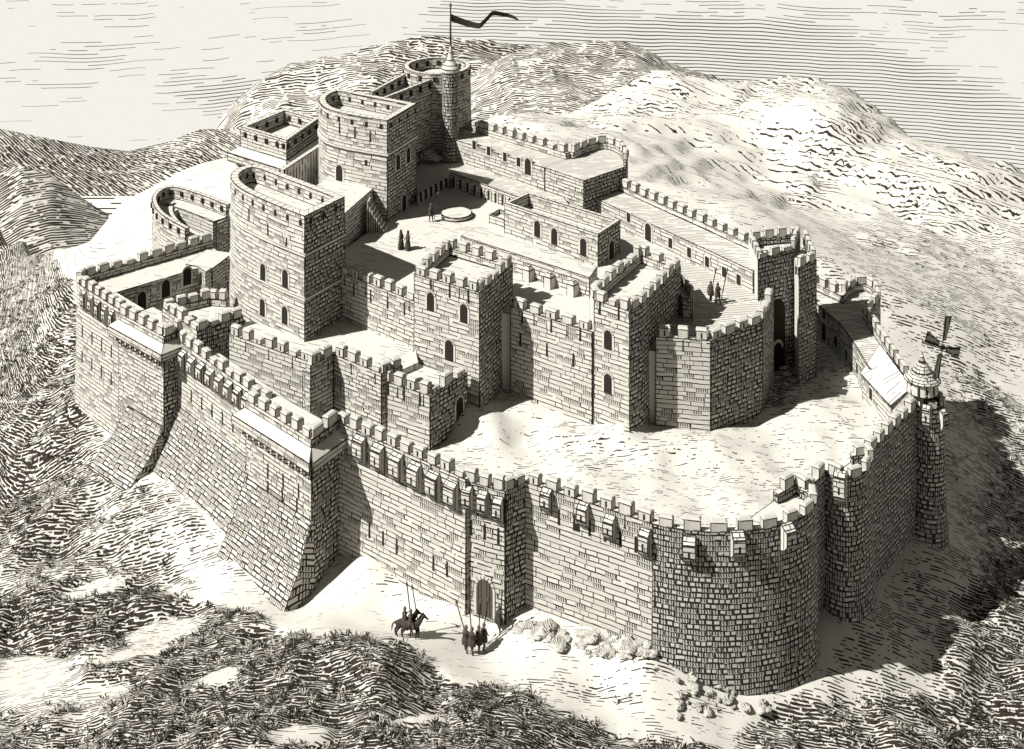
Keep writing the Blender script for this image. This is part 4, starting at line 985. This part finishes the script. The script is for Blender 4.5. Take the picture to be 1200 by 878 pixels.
def coat(h0, h1, r0, r1, r2, name='tunic', split=False):
    m = MB(); m.lathe((0, 0, 0), [(r0, h0), (r0 * .93, h0 + (h1 - h0) * .3), (r1, h0 + (h1 - h0) * .55), (r2, h0 + (h1 - h0) * .85), (.09, h1)], 16, e='')
    o = m.build(name, MAT['cloth']); me = o.data
    for v in me.vertices: v.co.x *= 1.12; v.co.y *= .82; v.co += Vector((math.sin(v.co.z * 9 + v.co.x * 20) * .012, math.cos(v.co.x * 25) * .012, 0))
    bpy.data.objects.remove(o); return me
def helmet_mesh():
    m = MB(); m.lathe((0, -.015, 1.66), [(.13, -.02), (.125, .04), (.10, .12), (.05, .18), (.012, .22)], 14, e=''); o = m.build('helmet', MAT['metal']); me = o.data; bpy.data.objects.remove(o); return me
def leggings():
    k = Sk(); a = k.add((0, 0, .9), .15)
    for s in (-1, 1):
        hp = k.add((.09 * s, 0, .86), .105, a); kn = k.add((.1 * s, -.03 - .1 * s, .49), .078, hp); k.add((.1 * s, -.16 * s, .12), .056, kn)
    return skin_mesh('leggings', k.V, k.E, k.R)
def hood_mesh():
    m = MB(); m.lathe((0, .01, 1.5), [(.16, 0), (.115, .08), (.128, .18), (.11, .27), (.05, .33), (.01, .34)], 14, e=''); o = m.build('hood', MAT['cloth']); me = o.data; bpy.data.objects.remove(o); return me
ME = {'spear': human('spear'), 'stand': human('stand'), 'ride': human('ride'), 'tunic': coat(.62, 1.50, .27, .19, .225), 'robe': coat(.04, 1.52, .33, .21, .23, 'robe'), 'ridecoat': coat(.72, 1.50, .27, .19, .225), 'helmet': helmet_mesh(), 'legs': leggings(), 'hood': hood_mesh()}
def person(loc, rz, pose, dress, label, group=None, sc=1.0):
    r = empty('person', loc, label, 'person', group, rz); r.scale = (sc,) * 3
    mobj('body', ME[pose], MAT['skin'], r)
    if dress == 'robe': mobj('robe', ME['robe'], MAT['cloth'], r); mobj('hood', ME['hood'], MAT['cloth'], r)
    else:
        mobj('tunic', ME['tunic' if pose != 'ride' else 'ridecoat'], MAT['cloth'], r); mobj('helmet', ME['helmet'], MAT['metal'], r)
        if pose != 'ride': mobj('leggings', ME['legs'], MAT['clothp'], r)
    return r
m = MB(); m.tube([(0, 0, 0), (0, 0, 2.9)], .035, 6); sh_o = m.build('shaft', MAT['wood']); SHAFT = sh_o.data; bpy.data.objects.remove(sh_o)
m = MB(); m.lathe((0, 0, 2.9), [(.03, 0), (.085, .1), (.01, .42)], 8, e=''); sh_o = m.build('spearhead', MAT['metal']); SHEAD = sh_o.data; bpy.data.objects.remove(sh_o)
def spear(foot, tilt_x, tilt_y, label, group=None, ln=1.0):
    r = empty('spear', foot, label, 'spear', group); r.rotation_euler = (tilt_y, tilt_x, 0); r.scale = (1.15, 1.15, ln)
    mobj('shaft', SHAFT, MAT['wood'], r); mobj('spearhead', SHEAD, MAT['metal'], r); return r
def held(p, rz, sc=1.0, tx=0.0, ty=0.0, ln=1.0, z=1.31, label='', group=None):
    """a spear passing through the raised right hand"""
    h = Matrix.Rotation(rz, 3, 'Z') @ Vector((.27, -.42, 0)) * sc
    d = Vector((math.sin(tx), -math.sin(ty) * math.cos(tx), math.cos(tx) * math.cos(ty)))
    hp = Vector(p) + h + Vector((0, 0, z * sc)); foot = hp - d * 1.2 * ln
    return spear(foot, tx, ty, label, group, ln)
def horse_mesh():
    k = Sk()                                           # head towards +X
    rp = k.add((-.62, 0, 1.22), .27); md = k.add((-.1, 0, 1.17), .30, rp); sh = k.add((.42, 0, 1.22), .28, md)
    nb = k.add((.72, 0, 1.45), .19, sh); n2 = k.add((.92, 0, 1.78), .13, nb); pl = k.add((1.02, 0, 1.98), .11, n2); fc = k.add((1.24, 0, 1.80), .085, pl); k.add((1.42, 0, 1.62), .06, fc)
    for s in (-1, 1):
        k.add((.98, .06 * s, 2.15), .022, pl)
        e = k.add((.48, .15 * s, .92), .12, sh); kn = k.add((.50 + .06 * s, .16 * s, .55), .07, e); f = k.add((.48 + .1 * s, .16 * s, .14), .046, kn); k.add((.53 + .1 * s, .16 * s, .04), .065, f)
        st = k.add((-.52, .16 * s, .90), .15, rp); hk = k.add((-.80 - .05 * s, .16 * s, .56), .075, st); f = k.add((-.72 - .08 * s, .16 * s, .14), .048, hk); k.add((-.66 - .08 * s, .16 * s, .04), .065, f)
    t = k.add((-.92, 0, 1.28), .06, rp); t2 = k.add((-1.08, 0, 1.0), .075, t); k.add((-1.12, 0, .55), .03, t2)
    return skin_mesh('body', k.V, k.E, k.R, root=1)
HM = horse_mesh()
def horse(loc, rz, label):
    r = empty('horse', loc, label, 'horse', 'horses ridden by the two lancers', rz); r.scale = (.84,) * 3; mobj('body', HM, MAT['hide'], r)
    m = MB()
    for i in range(9):
        t = i / 8; p = Vector((.66 + .36 * t, 0, 1.62 + .48 * t)); m.box(p - Vector((.06, 0, .1)), .13, .05, .2, 0, e='')
    mobj('mane', m.build('mane', MAT['dark']).data, MAT['dark'], r)
    for o in [o for o in COL.objects if o.name.startswith('mane') and o.parent is None]: bpy.data.objects.remove(o)
    m = MB(); m.lathe((0, 0, 1.40), [(.36, 0), (.34, .06), (.22, .09), (.05, .09)], 12, e=''); o = m.build('saddle', MAT['clothp'], r)
    for v in o.data.vertices: v.co.x *= .9
    return r
gz = lambda x, y, z0=0: None
def on_ground(px_, py_):
    """where the sight line through a picture point reaches the terrain"""
    z = 0.0
    for _ in range(12):
        p = W(px_, py_, z); z = z * .4 + .6 * ground_z(p.x, p.y)
    p = W(px_, py_, z); return Vector((p.x, p.y, ground_z(p.x, p.y)))
# foot soldiers before the gate
sold = [((546, 765), 'helmeted soldier at the left end of the group walking to the gate', .25, -.28), ((553, 767), 'helmeted soldier second from left in the group on the path', .05, -.08), ((561, 765), 'helmeted soldier second from right in the group on the path', -.05, .06), ((567, 762), 'helmeted soldier at the right end of the group on the path', -.1, .14)]
for i, ((x, y), lab, rz, tx) in enumerate(sold):
    p = on_ground(x, y); rr = R(150) + rz
    person(p, rr, 'spear', 'soldier', lab, 'soldiers walking on the path', 1.02)
    held(p, rr, 1.02, tx, 0, 1.0, label=['spear leaning furthest left above the walking soldiers', 'upright spear left of the middle of the soldier group', 'upright spear right of the middle of the soldier group', 'spear leaning right above the walking soldiers'][i], group='spears of the walking soldiers')
p = on_ground(585, 741); person(p, R(-20), 'spear', 'soldier', 'lone sentry standing beside the arched gate', sc=1.04); held(p, R(-20), 1.04, .05, 0, .95, label='upright spear of the lone sentry beside the gate')
for (x, y), rz, l1, l2, l3, tx in (((475, 746), R(6), 'dark horse on the far side of the riding pair', 'rider on the far horse, lance held upright', 'lance of the rider on the far horse', -.12), ((482, 749), R(-4), 'dark horse nearest the viewer, walking towards the gate', 'rider on the near horse, lance leaning left', 'lance of the rider on the near horse', -.16)):
    p = on_ground(x, y); horse(p, rz, l1); q = p + Vector((-.05, 0, .36)); person(q, rz + R(90), 'ride', 'soldier', l2, 'riders on the path', .92); held(q, rz + R(90), .92, tx, 0, 1.0, label=l3, group='lances of the riders')
# people in the courts
for (x, y), rz, lab in (((470, 292), R(60), 'robed figure on the left of the pair talking in the court'), ((478, 293), R(-70), 'robed figure on the right of the pair talking in the court')):
    person(W(x, y, 13.5), rz, 'stand', 'robe', lab, 'pair talking in the court')
p = W(505, 260, 13.5); person(p, R(40), 'spear', 'soldier', 'helmeted guard with a spear left of the well'); held(p, R(40), 1, .14, 0, .85, label='spear of the guard left of the well')
for i, ((x, y), rz) in enumerate((((833, 354), R(-30)), ((841, 356), R(30)))):
    p = W(x, y, 12.7); person(p, rz, 'spear', 'soldier', ('guard on the left in the lower court behind the polygonal tower', 'guard on the right in the lower court behind the polygonal tower')[i], 'guards in the lower court'); held(p, rz, 1, .2, 0, .95, label=('left spear of the two guards in the lower court', 'right spear of the two guards in the lower court')[i])

# rubble by the wall
def rock_mesh(seed, flat=.5):
    bm = bmesh.new(); bmesh.ops.create_icosphere(bm, subdivisions=3, radius=1)
    for v in bm.verts:
        n_ = v.co.normalized(); f = 1 + .38 * mnoise.noise(n_ * 1.3 + Vector((seed * 3.1, 0, 0))) + .14 * mnoise.noise(n_ * 3.2 + Vector((0, seed * 2.7, 0)))
        c = mnoise.cell(n_ * 1.6 + Vector((seed, seed, 0))) * .12
        v.co = Vector((n_.x, n_.y, n_.z * flat)) * (f + c)
    me = bpy.data.meshes.new('boulder'); bm.to_mesh(me); bm.free(); me.materials.append(MAT['rock']); return me
n = N('boulder_stone'); p = n.pos(); x_, y_, z_ = n.sep(p)
t = n.M('ADD', n.M('MULTIPLY', n.M('ADD', z_, n.M('MULTIPLY', x_, .7)), 8.5), n.M('MULTIPLY', n.noise(p, 1.4, 3), 3.0))
MAT['rock'] = n.finish(n.M('MULTIPLY', n.M('LESS_THAN', n.M('FRACT', t), .30), n.M('GREATER_THAN', n.noise(p, 1.1, 2), .50)), (.36, .345, .31, 1))
RM = [rock_mesh(i) for i in range(6)]
def rock(x, y, r, lab, grp, i):
    p = on_ground(x, y); o = bpy.data.objects.new('boulder', RM[i % 6]); COL.objects.link(o); o.location = p + Vector((0, 0, r * .2)); o.scale = (r * 1.25, r, r * 1.05); o.rotation_euler = (0, 0, random.uniform(0, 6)); tag(o, lab, 'boulder', grp)
big = [((737, 756), .75, 'largest hump-backed boulder against the front wall near the round tower'), ((690, 748), .6, 'dark broad boulder at the middle of the rubble heap'), ((640, 738), .62, 'pale boulder at the shaded foot of the wall right of the gatehouse'), ((655, 756), .55, 'pale flat-topped boulder at the front of the rubble heap'), ((713, 765), .5, 'low boulder in front of the largest hump-backed boulder')]
for i, ((x, y), r, l) in enumerate(big): rock(x, y, r, l, 'rubble below the front wall', i)
for i in range(70):
    t = random.random(); x = 606 + 160 * t + random.uniform(-6, 6); y = 733 + 26 * t + random.uniform(-6, 24) * (1 - abs(t - .5))
    rock(x, y, random.uniform(.13, .36), 'small pale stone in the rubble heap along the front wall', 'small stones of the rubble heap', i)
for i in range(34):
    x = random.uniform(790, 900); y = 800 + random.uniform(-14, 40)
    rock(x, y, random.uniform(.12, .34), 'small stone strewn at the foot of the big front round tower', 'stones at the foot of the round tower', i)
for i in range(9):
    x = random.uniform(40, 600); y = random.uniform(700, 870)
    if 200 < x < 480 and y < 740: continue
    rock(x, y, random.uniform(.12, .24), 'pale stone lying in the dark heath in the foreground', 'stones in the foreground heath', i)

# heath: wiry tufts, dark, grey and bleached
def scrub():
    rng = np.random.default_rng(5); N_ = 42000
    X = rng.uniform(-75, 75, N_); Y = rng.uniform(66, 175, N_); Z = height(X, Y); x, y = topx(X, Y, Z); c = cover(x, y); c = np.maximum(c, .62 * np.maximum(blob(x, y, 700, 756, 60, 12, 12), blob(x, y, 835, 815, 60, 30)))
    ok = (x > -60) & (x < 1260) & (y < 930) & (rng.random(N_) < np.clip((c - .38) * 1.5, 0, 1)) & (x < 1e9)
    X, Y, x, y, c = X[ok], Y[ok], x[ok], y[ok], c[ok]
    inside = inpoly(X, Y, bx); X, Y, c = X[~inside], Y[~inside], c[~inside]
    h_ = nz(X, Y, .16, 4, 9.1); f_ = nz(X, Y, .5, 3, 1.3)
    Z = height(X, Y) + h_ * (.25 + 1.0 * smooth(.4, .9, c)) + f_ * .22 * smooth(.3, .9, c)
    V = []; Fc = []; mi = []
    for a, b, z, cc_ in zip(X, Y, Z, c):
        q = rng.random()
        mt_ = 0 if q < .62 else (1 if q < .8 else 2)
        cx_, cy_ = a, b
        for _ in range(9):
            an = rng.uniform(0, 6.283); ln = rng.uniform(.22, .48) * (.6 + .5 * cc_); w = .04
            dx, dy = math.cos(an), math.sin(an); ox, oy = cx_ + dx * rng.uniform(-.1, .35), cy_ + dy * rng.uniform(-.1, .35)
            i = len(V); 
            for t_ in (0, .5, 1):
                px_, py_, pz_ = ox + dx * ln * t_ * .7, oy + dy * ln * t_ * .7, z - .05 + ln * (1.3 * t_ - .95 * t_ * t_) + .05
                ww = w * (1 - .6 * t_); V.append((px_ - dy * ww, py_ + dx * ww, pz_)); V.append((px_ + dy * ww, py_ - dx * ww, pz_ + .02))
            Fc += [(i, i + 1, i + 3, i + 2), (i + 2, i + 3, i + 5, i + 4)]; mi += [mt_, mt_]
    me = bpy.data.meshes.new('scrub'); me.from_pydata(V, [], Fc)
    for nm, col in (('heath_dark', (.03, .026, .021, 1)), ('heath_grey', (.10, .09, .075, 1)), ('heath_bleached', (.34, .32, .28, 1))): me.materials.append(plain(nm, col, ew=0))
    me.polygons.foreach_set('material_index', mi); me.update(); o = bpy.data.objects.new('scrub', me); COL.objects.link(o); tag(o, kind='stuff'); print('scrub', len(Fc))
scrub()
